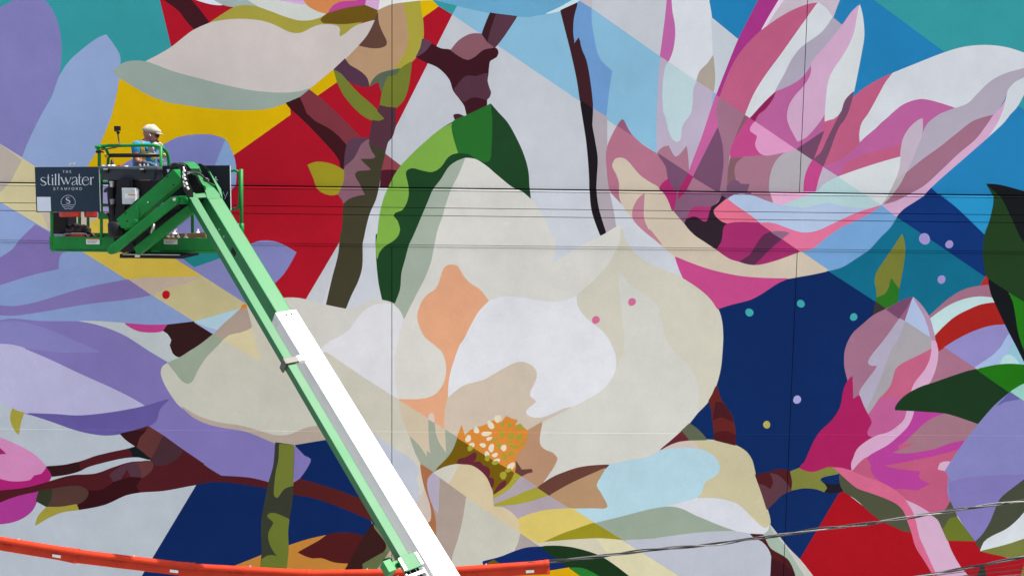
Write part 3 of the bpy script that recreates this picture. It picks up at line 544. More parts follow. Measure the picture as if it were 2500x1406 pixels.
55363e e4 1310,223! 1400,250 1480,320 1553,420! 1450,465 1370,540 1273,637! 1220,470 1180,348! 1250,370 1310,412! 1345,350 1340,290
75783a e4 1540,205! 1637,168! 1720,205 1800,215 1900,185 1960,160 2042,158! 2105,225! 2000,245 1900,270 1878,300 1920,345 1965,390 1930,437! 1850,405 1720,390 1640,398 1555,417! 1565,320
1d1a22 e4 1925,335! 2030,358 2112,343! 2155,430! 2050,440 1985,445 1930,437! 1965,390
96141e e5 270,430! 220,460! e4 1650,1210! 1800,1400! G 2150,1650! 3200,1650! 3200,1420! e5 2343,1200! 2150,1190! 1850,1118! 1765,990! 1400,985! 1000,850! 700,760!
b8b6b0 e4 1308,812! 1400,930 1520,1080 1650,1212 1800,1400! G 2100,1600! 2060,1600! e4 1700,1400! 1590,1230 1480,1060 1330,880
96a79a e4 1303,815! 1330,880 1480,1060 1590,1230 1700,1400! G 2060,1600! 2000,1600! e4 1592,1400! 1570,1320 1510,1210 1440,1160 1320,1080 1250,970 1222,928! 1290,880
45191b e4 1075,918! 1228,923! 1250,970 1310,1080 1440,1160 1510,1210 1570,1320 1595,1400! G 1960,1600! 1890,1600! e4 1315,1400! 1325,1170 1290,1080 1220,1000 1140,960
37151c e4 1325,1190! 1450,1260 1580,1350! 1595,1400! G 1960,1600! 1890,1600! e4 1315,1400!
474b38 e5 225,220! 330,310 430,390 600,450 760,510 880,570 960,650 1000,750 1050,892! 960,880 850,830 720,770 580,670 430,530 278,432! 240,360
c06080 e5 158,158! 270,170 370,205 500,260 700,330 860,420 1005,540! 1060,660 1100,750 1150,960 1200,1070 1335,1370! 1380,1500! 1330,1450! 1290,1370 1200,1220 1100,1060 1050,890 1000,750 960,650 880,570 760,510 600,450 430,390 330,310 230,220!
bf9db7 e5 988,533! 1130,600 1260,680 1310,720 1400,860 1460,990 1490,1080 1600,1280 1700,1400! 1900,1650! 1500,1650! 1330,1360! 1200,1070 1150,960 1100,750 1060,640
4a4c3c e5 1258,685! 1380,680 1450,630 1490,543! 1562,700! 1575,735! 1490,740 1440,820 1405,862! 1350,750
5f6a28 e5 1405,862! 1440,820 1490,740 1570,725! 1650,840 1768,994! 1460,988!
3f4436 e5 2343,293! 2200,400 2080,500 2040,560 1950,780 1850,940 1780,1003! 1840,1112! 2000,1000! 2300,800! G 3200,1150! 3200,1080! 2540,1140!
c5ccd0 e5 1838,1110! 1880,1010 1960,950 2140,860 2260,760 2343,668! G 2700,1120! 2700,1240! e5 2343,970! 2130,1040
6a7038 e5 1845,1113! 2130,1042 2343,972! G 2700,1240! 2700,1340! e5 2343,1165! 2200,1187! 2000,1147
2b2f2a e5 1840,1290! 1880,1290! 1910,1420! 1940,1600! 1750,1600! 1795,1420!
7a7030 e5 2343,1270! 2320,1330 2300,1420! 2290,1600! 2600,1600! 2600,1270!
'''
# ------------------------------------------------------------------ the painted wall
ROWS = {'a': 0, 'b': 280, 'c': 560, 'd': 840, 'e': 1106}
TS = 500.0 / 2343.0
def parse_pts(toks):
    pts = []; ox = oy = 0.0; s = 1.0
    for t in toks:
        if t == 'G': ox = oy = 0.0; s = 1.0
        elif t[0] in ROWS and len(t) == 2: ox = 400.0*int(t[1]); oy = ROWS[t[0]]; s = TS
        else:
            sharp = t.endswith('!'); x, y = t.rstrip('!').split(',')
            pts.append((ox + float(x)*s, oy + float(y)*s, sharp))
    return pts
def smooth_poly(pts):
    """closed outline: Catmull-Rom curves between the points marked as corners"""
    n = len(pts); P = [Vector((p[0], p[1])) for p in pts]; out = []
    for i in range(n):
        i2 = (i+1) % n
        p1, p2 = P[i], P[i2]; s1, s2 = pts[i][2], pts[i2][2]
        out.append(p1)
        if s1 and s2: continue
        p0 = P[i-1] if not s1 else p1*2 - p2
        p3 = P[(i+2) % n] if not s2 else p2*2 - p1
        if s1: p0 = p1 + (p1-p2)*0.2
        if s2: p3 = p2 + (p2-p1)*0.2
        d1 = max((p1-p0).length, 1e-3)**0.5; d2 = max((p2-p1).length, 1e-3)**0.5; d3 = max((p3-p2).length, 1e-3)**0.5
        b1 = (p2*d1*d1 - p0*d2*d2 + p1*(2*d1*d1 + 3*d1*d2 + d2*d2)) / (3*d1*(d1+d2))
        b2 = (p1*d3*d3 - p3*d2*d2 + p2*(2*d3*d3 + 3*d3*d2 + d2*d2)) / (3*d3*(d3+d2))
        k = max(2, min(10, int((p2-p1).length / 8)))
        for j in range(1, k):
            t = j/k
            out.append(p1*(1-t)**3 + b1*(3*t*(1-t)**2) + b2*(3*t*t*(1-t)) + p2*t**3)
    return out
def swell(pl, d=1.1):
    """paint runs a hair past its outline, so neighbours always meet"""
    n = len(pl); a = sum(pl[i].x*pl[(i+1)%n].y - pl[(i+1)%n].x*pl[i].y for i in range(n)); s = 1 if a > 0 else -1
    out = []
    for i in range(n):
        t = pl[(i+1)%n] - pl[i-1]
        if t.length < 1e-6: out.append(pl[i]); continue
        t.normalize(); out.append(pl[i] + Vector((t.y, -t.x))*s*d)
    return out
def vivid(c):
    y = 0.2126*c[0] + 0.7152*c[1] + 0.0722*c[2]; k = 1.18 - 0.17*y
    return [max(0.003, (y + (v-y)*1.02)*k) for v in c]
shapes = []
for line in MURAL.strip().splitlines():
    line = line.strip()
    if not line or line[0] == '#': continue
    tk = line.split()
    col = vivid(srgb(tk[0]))
    if tk[1] in 'OE':
        q = parse_pts([tk[2], tk[3]])[0]
        if tk[1] == 'O': rx = ry = float(tk[4])*TS; an = 0
        else: rx, ry = (float(v)*TS for v in tk[4].split(',')); an = math.radians(float(tk[5]))
        pl = []
        nn = 22 if tk[1] == 'O' else 16
        for k in range(nn):
            u = 2*math.pi*k/nn; e = 1 + 0.05*math.sin(2*u + q[0]) + (0.07*math.sin(3*u+q[1]) if tk[1] == 'E' else 0.02*math.sin(3*u+q[1]))
            x, y = rx*e*math.cos(u), ry*e*math.sin(u)
            pl.append(Vector((q[0] + x*math.cos(an) - y*math.sin(an), q[1] + x*math.sin(an) + y*math.cos(an))))
    else:
        pl = swell(smooth_poly(parse_pts(tk[1:])))
    shapes.append((col, pl))

def wz(py, px=1250): return at(px, py, 0.0).z
def wx(px, py): return at(px, py, 0.0).x
XL, XR, ZT, ZB = -15.0, 16.0, 15.2, 0.12
zl = dict(t0=wz(460.4), t1=wz(463.6), t2=wz(467.2), t3=wz(468.6), g1=wz(510), g2=wz(529), g3a=wz(600.3), g3b=wz(605), g4=wz(1055))
jx1 = (wx(957, 230)); jx2 = wx(1962, 230)
GAP = 0.010
jL = jx1 - (jx2-jx1)*1.02; jR = jx2 + (jx2-jx1)*1.02
cols = [(XL, jL-GAP), (jL, jx1-GAP/2), (jx1+GAP/2, jx2-GAP/2), (jx2+GAP/2, jR), (jR+GAP, XR)]
cells = []                                     # x0, x1, z0, z1, y at top, y at bottom
ztop1 = wz(-420)
for a, b in cols:
    cells.append((a, b, ztop1+0.012, ZT, 0.0, 0.0))
    cells.append((a, b, zl['t0'], ztop1, 0.0, 0.0))
full = (XL, XR)
cells.append((*full, zl['t2'], zl['t1'], -0.0305, -0.0335))         # lit lip of the ledge
cells.append((*full, zl['g1']+0.004, zl['t3'], -0.030, -0.030))
cells.append((*full, zl['g2']+0.004, zl['g1']-0.004, -0.030, -0.030))
cells.append((*full, zl['g3a']+0.003, zl['g2']-0.004, -0.030, -0.030))
cells.append((*full, zl['g3b']+0.003, zl['g3a']-0.003, -0.0290, -0.0300))
for a, b in cols:
    cells.append((a, b, zl['g4']+0.0068, zl['g3b']-0.003, -0.018, -0.018))
    cells.append((a, b, ZB, zl['g4']-0.0012, -0.0195, -0.0195))
cells.append((*full, zl['g4']-0.002, zl['g4']+0.010, -0.0185, -0.0240))  # thin drip edge, catches light
cells[-1] = (XL, XR, zl['g4']-0.001, zl['g4']+0.0065, -0.0185, -0.0198)

# one flat net of triangles: every outline and every panel edge is a constraint
verts = []; faces = []
for c in cells:
    i = len(verts); verts += [Vector((c[0], c[2])), Vector((c[1], c[2])), Vector((c[1], c[3])), Vector((c[0], c[3]))]
    faces.append([i, i+1, i+2, i+3])
nc = len(cells)
for col, pl in shapes:
    i = len(verts)
    for p in pl:
        w = at(p.x, p.y, 0.0); verts.append(Vector((w.x, w.z)))
    area = sum(verts[i+k].cross(verts[i+(k+1)%len(pl)]) for k in range(len(pl)))
    faces.append(list(range(i, i+len(pl))) if area > 0 else list(range(i+len(pl)-1, i-1, -1)))
ov, oe, of, iv, ie, fi = delaunay_2d_cdt(verts, [], faces, 1, 1e-5, False)
import numpy as np
tri = np.array([f[:3] for f in of]); V2 = np.array([(v.x, v.y) for v in ov])
cen = V2[tri].mean(axis=1)
top_of = np.full(len(tri), -1); cell_of = np.full(len(tri), -1)
for si in range(len(shapes)):                      # later outlines are painted over earlier ones (non-zero winding)
    poly = np.array([(verts[q].x, verts[q].y) for q in faces[nc+si]])
    lo, hi = poly.min(0), poly.max(0)
    sel = np.where((cen[:,0] > lo[0]) & (cen[:,0] < hi[0]) & (cen[:,1] > lo[1]) & (cen[:,1] < hi[1]))[0]
    if not len(sel): continue
    P = cen[sel]; w = np.zeros(len(sel), int)
    for a_, b_ in zip(poly, np.roll(poly, -1, 0)):
        side = (b_[0]-a_[0])*(P[:,1]-a_[1]) - (P[:,0]-a_[0])*(b_[1]-a_[1])
        w += ((a_[1] <= P[:,1]) & (b_[1] > P[:,1]) & (side > 0)).astype(int)
        w -= ((a_[1] > P[:,1]) & (b_[1] <= P[:,1]) & (side < 0)).astype(int)
    top_of[sel[w != 0]] = si
for ci, c in enumerate(cells):
    cell_of[(cen[:,0] > c[0]) & (cen[:,0] < c[1]) & (cen[:,1] > c[2]) & (cen[:,1] < c[3])] = ci
tri_cells = [[] for _ in cells]
for f, tp, cl_ in zip(of, top_of, cell_of):
    if tp >= 0 and cl_ >= 0: tri_cells[cl_].append((f, int(tp)))

def mural_material():
    m = bpy.data.materials.new('mural_paint'); m.use_nodes = True
    n, l = m.node_tree.nodes, m.node_tree.links; b = n['Principled BSDF']
    at_ = n.new('ShaderNodeAttribute'); at_.attribute_name = 'paint'
    g = n.new('ShaderNodeNewGeometry')
    def noise(scale, detail, rough=0.55, vec=None):
        z = n.new('ShaderNodeTexNoise'); z.inputs['Scale'].default_value = scale; z.inputs['Detail'].default_value = detail; z.inputs['Roughness'].default_value = rough
        l.new(vec or g.outputs['Position'], z.inputs['Vector']); return z.outputs['Fac']
    def rng(v, a, b_, lo, hi):
        r = n.new('ShaderNodeMapRange'); r.inputs['From Min'].default_value = a; r.inputs['From Max'].default_value = b_
        r.inputs['To Min'].default_value = lo; r.inputs['To Max'].default_value = hi; l.new(v, r.inputs['Value']); return r.outputs['Result']
    def math_(op, a, b_):
        q = n.new('ShaderNodeMath'); q.operation = op
        for i, v in enumerate((a, b_)):
            if isinstance(v, (int, float)): q.inputs[i].default_value = v
            else: l.new(v, q.inputs[i])
        return q.outputs[0]
    # roller strokes: noise stretched up and down, plus cloudy patches and fine mottling
    mp = n.new('ShaderNodeMapping'); mp.inputs['Scale'].default_value = (1.0, 1.0, 0.9); l.new(g.outputs['Position'], mp.inputs['Vector'])
    f = math_('MULTIPLY', rng(noise(0.8, 4), 0.3, 0.7, 0.94, 1.05), rng(noise(3.2, 7, 0.62, mp.outputs[0]), 0.3, 0.72, 0.96, 1.04))
    f = math_('MULTIPLY', f, rng(noise(30, 5, 0.7), 0.25, 0.75, 0.965, 1.035))
    mx = n.new('ShaderNodeMix'); mx.data_type = 'RGBA'; mx.blend_type = 'MULTIPLY'; mx.inputs['Factor'].default_value = 1
    l.new(at_.outputs['Color'], mx.inputs['A']); l.new(f, mx.inputs['B'])
    # thin second-coat scumbles and scuffs, a little paler
    sc = rng(noise(9, 8, 0.7), 0.60, 0.74, 0.0, 0.10)
    sc1 = math_('ADD', 1.0, sc)
    m2 = n.new('ShaderNodeMix'); m2.data_type = 'RGBA'; m2.blend_type = 'MULTIPLY'; m2.inputs['Factor'].default_value = 1
    l.new(mx.outputs['Result'], m2.inputs['A']); l.new(sc1, m2.inputs['B'])
    l.new(m2.outputs['Result'], b.inputs['Base Color'])
    b.inputs['Roughness'].default_value = 0.85; b.inputs['Specular IOR Level'].default_value = 0.03
    bz = noise(160, 5, 0.6)
    bp = n.new('ShaderNodeBump'); bp.inputs['Strength'].default_value = 0.10; bp.inputs['Distance'].default_value = 0.004
    l.new(bz, bp.inputs['Height']); l.new(bp.outputs['Normal'], b.inputs['Normal'])
    return m
M_MURAL = mural_material()
M_BACK = mat('joint_backing', (0.008, 0.008, 0.009), 0.9, spec=0.0)
M_CONC = mat('concrete', (0.42, 0.40, 0.37), 0.9, var=0.15, scale=1.5, bump=0.2)
# photographed colour / light falling on the wall = paint colour, the wall's light gradient still in it
WALL_LIGHT = (0.905, 0.925, 0.985)
wall = thing('painted_wall', 'tall flat wall covered by a colourful mural of overlapping flowers and leaves', 'wall')
for ci, c in enumerate(cells):
    tl = tri_cells[ci]
    if not tl: continue
    x0, x1, z0, z1, yt, yb = c
    vmap = {}; vs = []; fs = []; cl = []
    def fy(z): return yb + (yt-yb) * min(1, max(0, (z-z0)/(z1-z0)))
    for f, s in tl:
        ff = []
        for v in f:
            if v not in vmap:
                vmap[v] = len(vs); vs.append((ov[v].x, fy(ov[v].y), ov[v].y))
            ff.append(vmap[v])
        a, b_, c_ = (Vector(vs[q]) for q in ff[:3])
        if (b_-a).cross(c_-a).y > 0: ff.reverse()
        fs.append(ff); cl.append(s)
    nf = len(fs)
    e = 0.025                                                # returns of the panel into the joint
    i = len(vs)
    vs += [(x0, yb, z0), (x1, yb, z0), (x1, yt, z1), (x0, yt, z1), (x0, yb+e, z0), (x1, yb+e, z0), (x1, yt+e, z1), (x0, yt+e, z1)]
    for a, b_ in ((0,1), (1,2), (2,3), (3,0)): fs.append([i+a, i+b_, i+4+b_, i+4+a])
    me = bpy.data.meshes.new('wall_panel'); me.from_pydata(vs, [], fs); me.update()
    ca = me.color_attributes.new('paint', 'FLOAT_COLOR', 'CORNER')
    for pi, p in enumerate(me.polygons):
        col = shapes[cl[pi]][0] if pi < nf else (0.03, 0.03, 0.032)
        q = [min(0.9, col[k]/WALL_LIGHT[k]) for k in range(3)]
        for li in p.loop_indices: ca.data[li].color = (*q, 1)
    me.materials.append(M_MURAL)
    o = bpy.data.objects.new('ledge' if (z1-z0) < 0.05 else 'wall_panel', me); C.objects.link(o); o.parent = wall
part('backing', lambda bm: aabox(bm, XL-0.05, XR+0.05, 0.012, 0.35, 0.0, ZT), M_BACK, wall)
part('parapet_cap', lambda bm: aabox(bm, XL-0.1, XR+0.1, -0.06, 0.42, ZT+0.002, ZT+0.08, 0.01), M_CONC, wall)
root_at(wall, (0, 0, 0))

# ------------------------------------------------------------------ ground
M_ASPH = mat('asphalt', (0.26, 0.245, 0.225), 0.95, var=0.2, scale=3, bump=0.4, bscale=180)
tag(part('ground', lambda bm: aabox(bm, -300, 300, -300, 300, -0.4, 0.0), M_ASPH, None), kind='structure')
M_WALK = mat('sidewalk', (0.50, 0.48, 0.44), 0.9, var=0.12, scale=2, bump=0.2)
tag(part('pavement', lambda bm: aabox(bm, -40, 40, -3.4, 0.01, 0.002, 0.13, 0.02), M_WALK, None), kind='structure')
# ------------------------------------------------------------------ materials of the lift and its load
M_GREEN = mat('green_enamel', (0.0040, 0.172, 0.030), 0.42, var=0.14, scale=5, spec=0.22, dirt=0.13)
M_GREENB = mat('green_boom_enamel', (0.0040, 0.145, 0.034), 0.50, var=0.12, scale=2.5, spec=0.42, dirt=0.02)
M_GREENT = mat('green_tube_enamel', (0.0040, 0.125, 0.032), 0.50, var=0.12, scale=2.0, spec=0.40, dirt=0.02)
M_WHITEP = mat('white_enamel', (0.66, 0.67, 0.66), 0.35, var=0.03, scale=3, coat=0.2, dirt=0.10)
M_BLACK = mat('black_steel', (0.0045, 0.0045, 0.006), 0.5, spec=0.25, var=0.3, scale=9)
M_RUB = mat('black_rubber', (0.006, 0.0055, 0.007), 0.42, spec=0.35, var=0.3, scale=20)
M_STEEL = mat('zinc_steel', (0.55, 0.54, 0.52), 0.35, metal=0.8, var=0.15, scale=14, dirt=0.3)
M_ZDARK = mat('weathered_zinc', (0.075, 0.068, 0.060), 0.5, metal=0.2, var=0.3, scale=20, dirt=0.3)
M_GREYB = mat('grey_control_box', (0.50, 0.53, 0.53), 0.45, var=0.06, scale=10)
M_YEL = mat('yellow_tape', (0.62, 0.42, 0.02), 0.5, var=0.2, scale=20)
M_STK = mat('sticker_white', (0.66, 0.69, 0.64), 0.5, var=0.06, scale=20)
M_STKO = mat('sticker_orange', (0.62, 0.19, 0.03), 0.5, var=0.1, scale=20)
M_INK = mat('sticker_ink', (0.05, 0.055, 0.06), 0.6)
M_SLATE = mat('slate_plastic', (0.026, 0.034, 0.045), 0.5, spec=0.25, var=0.12, scale=8)
M_SLATEL = mat('slate_rim', (0.06, 0.075, 0.088), 0.5, spec=0.3, var=0.12, scale=8)
M_SIGN = mat('sign_navy', (0.0165, 0.030, 0.050), 0.5, spec=0.15, var=0.08, scale=5)
M_SIGN2 = mat('sign_charcoal', (0.009, 0.010, 0.016), 0.5, spec=0.15, var=0.1, scale=5)
M_LET = mat('sign_letter', (0.52, 0.57, 0.64), 0.5, var=0.04)
M_MESH = mat('floor_plate', (0.10, 0.11, 0.10), 0.6, metal=0.3, var=0.3, scale=12)

lift = thing('boom_lift', 'green and white boom lift raised against the mural, carrying a man in its basket', 'boom lift')
YF, YB = -1.85, -0.85
FZ = at(360, 604, YF).z                                       # basket floor height
def W(px, py, Y): return at(px, py, Y)

# ---- boom
e0, e1 = W(507, 485.6, -2.25), W(1061, 1405, -5.5)            # upper left edge of the telescoping sections
A = (e0 - e1).normalized()                                   # towards the tip
hz = A.cross(Z_).normalized()
if hz.x < 0: hz = -hz                                        # to the right
upn = hz.cross(A).normalized()
if upn.z < 0: upn = -upn
roll = math.radians(5)
RT = (hz*math.cos(roll) + upn*math.sin(roll)).normalized()
UP = RT.cross(A).normalized()
if UP.z < 0: UP = -UP
def section(bm, p, q, w, h, bevel=0.012):
    """boom section with its top left edge from p to q"""
    c = (p+q)/2 + RT*(w/2) - UP*(h/2)
    add_box(bm, c, RT*(w/2), UP*(h/2), (q-p)/2, bevel)
def on_edge(py):                                             # point of the edge line at photo row py
    lo, hi = 0.0, 3.0
    for _ in range(50):
        m_ = (lo+hi)/2; p = e0 + (e1-e0)*m_
        d = p - CAM_LOC; v = Vector((d.dot(cx_), -d.dot(cy_), -d.dot(cz_)))
        if v.y/v.z*FPX + PH/2 < py: lo = m_
        else: hi = m_
    return e0 + (e1-e0)*lo
wfly, hfly, wmain, hmain = 0.195, 0.30, 0.250, 0.34
s_fly = on_edge(762)
part('boom_fly_section', lambda bm: section(bm, s_fly - A*0.6 + RT*0.02 - UP*0.02, e0, wfly, hfly), M_GREENB, lift)
tail = e1 - A*7.4
part('boom_main_section', lambda bm: section(bm, tail, s_fly - RT*0.012, wmain, hmain, 0.014), M_WHITEP, lift)
part('boom_edge_strip', lambda bm: add_box(bm, (tail+s_fly)/2 + RT*(wmain+0.006) - UP*0.020, RT*0.0055, UP*0.012, (s_fly-tail)/2), M_WHITEP, lift)
for k, (dx, dz) in enumerate(((0.05, -0.09), (0.11, -0.11))):
    c = s_fly - A*dx - RT*0.014 + UP*dz
    part('bolt', lambda bm: lathe(bm, [(0.0, -0.012), (0.013, -0.010), (0.016, 0.0), (0.016, 0.012)], c, RT, 12), M_STEEL, lift)
for dx in (0.10, 0.17):
    c = s_fly - A*0.07 + RT*dx + UP*0.004
    part('bolt', lambda bm: lathe(bm, [(0.012, -0.004), (0.012, 0.004), (0.0, 0.006)], c, UP, 10), M_BLACK, lift)
# slot and fasteners in the fly section's side
part('slot', lambda bm: add_box(bm, on_edge(598) - RT*0.001 - UP*0.12, RT*0.004, UP*0.03, A*0.05), M_BLACK, lift)
for py in (542, 560):
    c = on_edge(py) - UP*0.12
    part('bolt', lambda bm: lathe(bm, [(0.0, -0.012), (0.012, -0.008), (0.012, 0.01)], c, RT, 10), M_STEEL, lift)
# nose of the boom, bent back over the jib pivot
def nose(bm):
    secs = []
    for (lx, ly, rx, ry, h, yy) in ((507, 487, 539, 485, 0.215, -2.25), (498.5, 460, 530, 458.5, 0.23, -2.12), (483, 432, 515, 437, 0.22, -1.98), (467, 417, 501, 417, 0.16, -1.86)):
        l_, r_ = W(lx, ly, yy), W(rx, ry, yy+0.16)
        secs.append([l_ + UP*0.006, r_ + UP*0.006, r_ - UP*h, l_ - UP*h])
    rings = [[bm.verts.new(p) for p in s] for s in secs]
    for a, b in zip(rings, rings[1:]):
        for k in range(4): bm.faces.new((a[k], a[(k+1)%4], b[(k+1)%4], b[k]))
    bm.faces.new(rings[0][::-1]); bm.faces.new(rings[-1])
part('boom_nose', nose, M_GREENB, lift)
part('nose_flange', lambda bm: prism(bm, [W(505, 416, -1.96), W(511, 418, -1.96), W(539, 462, -2.0), W(543, 485, -2.06), W(540, 485, -2.06), W(531, 459, -1.98)], Vector((0, 0.03, 0))), M_GREENB, lift)
part('pivot_housing', lambda bm: prism(bm, [W(444, 396, -2.18), W(473, 395, -2.12), W(487, 407, -2.26), W(486, 412, -2.36), W(465, 412, -2.42), W(452, 404, -2.34)], Vector((0, 0.10, -0.08))), M_GREENB, lift)
part('hose_guard', lambda bm: prism(bm, [W(441, 400, -2.5), W(446, 397, -2.5), W(456, 402, -2.5), W(468, 416, -2.5), W(462, 419, -2.5), W(450, 412, -2.5)], Vector((0, 0.02, 0))), M_BLACK, lift)
part('hose_guard', lambda bm: prism(bm, [W(482, 402, -2.1), W(487, 399, -2.1), W(497, 404, -2.1), W(514, 419, -2.1), W(505, 418, -2.1), W(492, 414, -2.1)], Vector((0, 0.02, 0))), M_BLACK, lift)
# dark fork between nose and carrier
part('knuckle', lambda bm: prism(bm, [W(447, 418, -2.12), W(463, 418, -2.12), W(479, 434, -2.12), W(493, 460, -2.12), W(502, 488, -2.12), W(484, 498, -2.12), W(455, 480, -2.12), W(444, 450, -2.12)], Vector((0, 0.16, 0))), M_BLACK, lift)

# ---- hose carrier tube beside the boom
c0, c1_ = W(455.5, 471, -2.42), W(980, 1364, -5.62)
CA = (c0 - c1_).normalized()
def csec(bm, p, q, w, h, bevel=0.006):
    add_box(bm, (p+q)/2 + RT*(w/2) - UP*(h/2), RT*(w/2), UP*(h/2), (q-p)/2, bevel)
part('hose_carrier_tube', lambda bm: csec(bm, c1_ - CA*0.10, c0, 0.106, 0.095), M_GREENT, lift)
part('carrier_tip_plate', lambda bm: csec(bm, c0 - CA*0.10 + RT*0.10 - UP*0.004, c0 - CA*0.02 + RT*0.1 - UP*0.004, 0.13, 0.02), M_GREENT, lift)
def lerp_c(py):
    lo, hi = -0.2, 1.4
    for _ in range(50):
        m_ = (lo+hi)/2; p = c0 + (c1_-c0)*m_
        d = p - CAM_LOC; v = Vector((d.dot(cx_), -d.dot(cy_), -d.dot(cz_)))
        if v.y/v.z*FPX + PH/2 < py: lo = m_
        else: hi = m_
    return c0 + (c1_-c0)*lo
k0 = lerp_c(884)
def clampf(bm):
    add_box(bm, k0 + RT*0.064 + UP*0.014, RT*0.080, UP*0.012, A*0.040, 0.004)
    add_box(bm, k0 - RT*0.016 - UP*0.050, RT*0.011, UP*0.078, A*0.040, 0.004)
part('clamp', clampf, M_ZDARK, lift)
part('clamp_block', lambda bm: add_box(bm, k0 + RT*0.180 + UP*0.0, RT*0.045, UP*0.03, A*0.040, 0.005), M_WHITEP, lift)
# end bracket and hose chain
kb = c1_
part('end_bracket', lambda bm: (csec(bm, kb - CA*0.14 - RT*0.03 + UP*0.012, kb + CA*0.02 - RT*0.03 + UP*0.012, 0.19, 0.02, 0.003)), M_GREENT, lift)
part('side_guard', lambda bm: (csec(bm, kb - CA*0.07 - RT*0.17 - UP*0.03, kb + CA*0.06 - RT*0.17 - UP*0.03, 0.085, 0.10, 0.004), csec(bm, kb - CA*0.05 - RT*0.10 - UP*0.05, kb + CA*0.03 - RT*0.10 - UP*0.05, 0.09, 0.02, 0.003)), M_GREEN, lift)
part('guide_roller', lambda bm: lathe(bm, [(0.02, -0.03), (0.052, -0.028), (0.055, 0.0), (0.052, 0.028), (0.02, 0.03)], kb + CA*0.05 - RT*0.09 - UP*0.10, RT, 18), M_RUB, lift, True)
for dx in (-0.042, 0.150):
    part('chain_bracket', lambda bm: csec(bm, kb - CA*0.13 + RT*dx + UP*0.020, kb + CA*0.01 + RT*dx + UP*0.020, 0.032, 0.03, 0.003), M_STEEL if dx < 0 else M_WHITEP, lift)
for k in range(16):
    q = kb - CA*(0.19 + 0.085*k)
    part('chain_link', lambda bm: (add_box(bm, q + RT*0.07 - UP*0.015, RT*0.105, UP*0.010, CA*0.017, 0.003),
                                   add_box(bm, q - RT*0.03 - UP*0.06, RT*0.008, UP*0.05, CA*0.038, 0.003),
                                   add_box(bm, q + RT*0.17 - UP*0.06, RT*0.008, UP*0.05, CA*0.038, 0.003)), M_WHITEP, lift)
for k in range(5):
    o_ = RT*(0.0 + 0.034*k) - UP*(0.055 + 0.006*(k % 2))
    part('hydraulic_hose', lambda bm: tube(bm, [kb - CA*0.05 + o_, kb - CA*0.8 + o_ + UP*0.004, kb - CA*1.6 + o_], 0.014, 8, 4), M_RUB, lift, True)
part('carrier_bracket', lambda bm: csec(bm, kb - CA*0.34 - RT*0.14 - UP*0.06, kb - CA*0.12 - RT*0.14 - UP*0.06, 0.06, 0.12, 0.006), M_STEEL, lift)

# ---- jib between boom tip and basket
def bm_beam(p, q, w, h, up, bevel=0.008): return lambda bm: beam(bm, p, q, w, h, up, bevel)
jp, jq = W(436, 433, -2.46), W(306, 546, -2.42)
jd = (jp-jq).normalized(); jn = Vector((jd.z, 0, -jd.x));  jn = jn if jn.z > 0 else -jn      # across the beam, upwards
upper = part('jib_beam', lambda bm: beam(bm, jp + jd*0.05, jq - jd*0.02, 0.22, 0.175, jn, 0.008), M_GREEN, lift)
part('jib_top_rail', lambda bm: beam(bm, W(425, 418, -2.30), W(298, 528, -2.28), 0.10, 0.05, jn, 0.004), M_BLACK, lift)
part('jib_end_plate', lambda bm: prism(bm, [W(*p, -2.56) for p in ((288.5, 531), (305, 519), (333, 501), (339, 521), (337, 544), (331, 552), (316, 556), (296, 557), (290, 545))], Vector((0, 0.30, 0))), M_GREEN, lift)
part('pivot_pin', lambda bm: lathe(bm, [(0.0, -0.012), (0.026, -0.010), (0.030, 0.0), (0.030, 0.03)], W(330, 541, -2.57), Y_, 16), M_GREEN, lift)
for p in ((424, 452), (408, 431), (361, 494), (306, 520), (310, 540)):
    part('bolt', lambda bm: lathe(bm, [(0.0, -0.008), (0.009, -0.006), (0.010, 0.004)], W(*p, -2.57), Y_, 10), M_STEEL if p[0] == 361 else M_BLACK, lift)
lp, lq = W(427, 489, -2.62), W(275, 611, -2.58)
ld = (lp-lq).normalized(); ln = Vector((ld.z, 0, -ld.x)); ln = ln if ln.z > 0 else -ln
part('levelling_link', lambda bm: (beam(bm, lp, lq, 0.11, 0.106, ln, 0.012), lathe(bm, [(0.0, -0.05), (0.05, -0.05), (0.05, 0.05), (0.0, 0.05)], lp, Y_, 18), lathe(bm, [(0.0, -0.05), (0.048, -0.05), (0.048, 0.05), (0.0, 0.05)], lq, Y_, 18)), M_GREEN, lift)
part('pivot_tube', lambda bm: lathe(bm, [(0.0, 0), (0.052, 0.0), (0.052, 0.28), (0.0, 0.28)], W(434, 489, -2.60), Vector((0.25, 1, 0)), 18), M_GREEN, lift, False)
part('pivot_pin', lambda bm: lathe(bm, [(0.0, -0.012), (0.018, -0.010), (0.022, 0.0), (0.022, 0.03)], W(425.5, 487, -2.68), Y_, 14), M_STEEL, lift)
sp, sq = W(470, 508, -2.34), W(336, 613, -2.30)
sd = (sp-sq).normalized(); sn = Vector((sd.z, 0, -sd.x)); sn = sn if sn.z > 0 else -sn
part('strut', lambda bm: beam(bm, sp, sq, 0.11, 0.118, sn, 0.010), M_GREEN, lift)
part('strut_foot', lambda bm: prism(bm, [W(*p, -2.36) for p in ((331, 603), (338, 600), (344, 612), (340, 622), (331, 621))], Vector((0, 0.1, 0))), M_GREEN, lift)
part('steel_tag', lambda bm: aabox(bm, W(330, 625, -2.38).x, W(342, 625, -2.38).x, -2.39, -2.37, W(336, 628, -2.38).z, W(336, 622, -2.38).z), M_STEEL, lift)
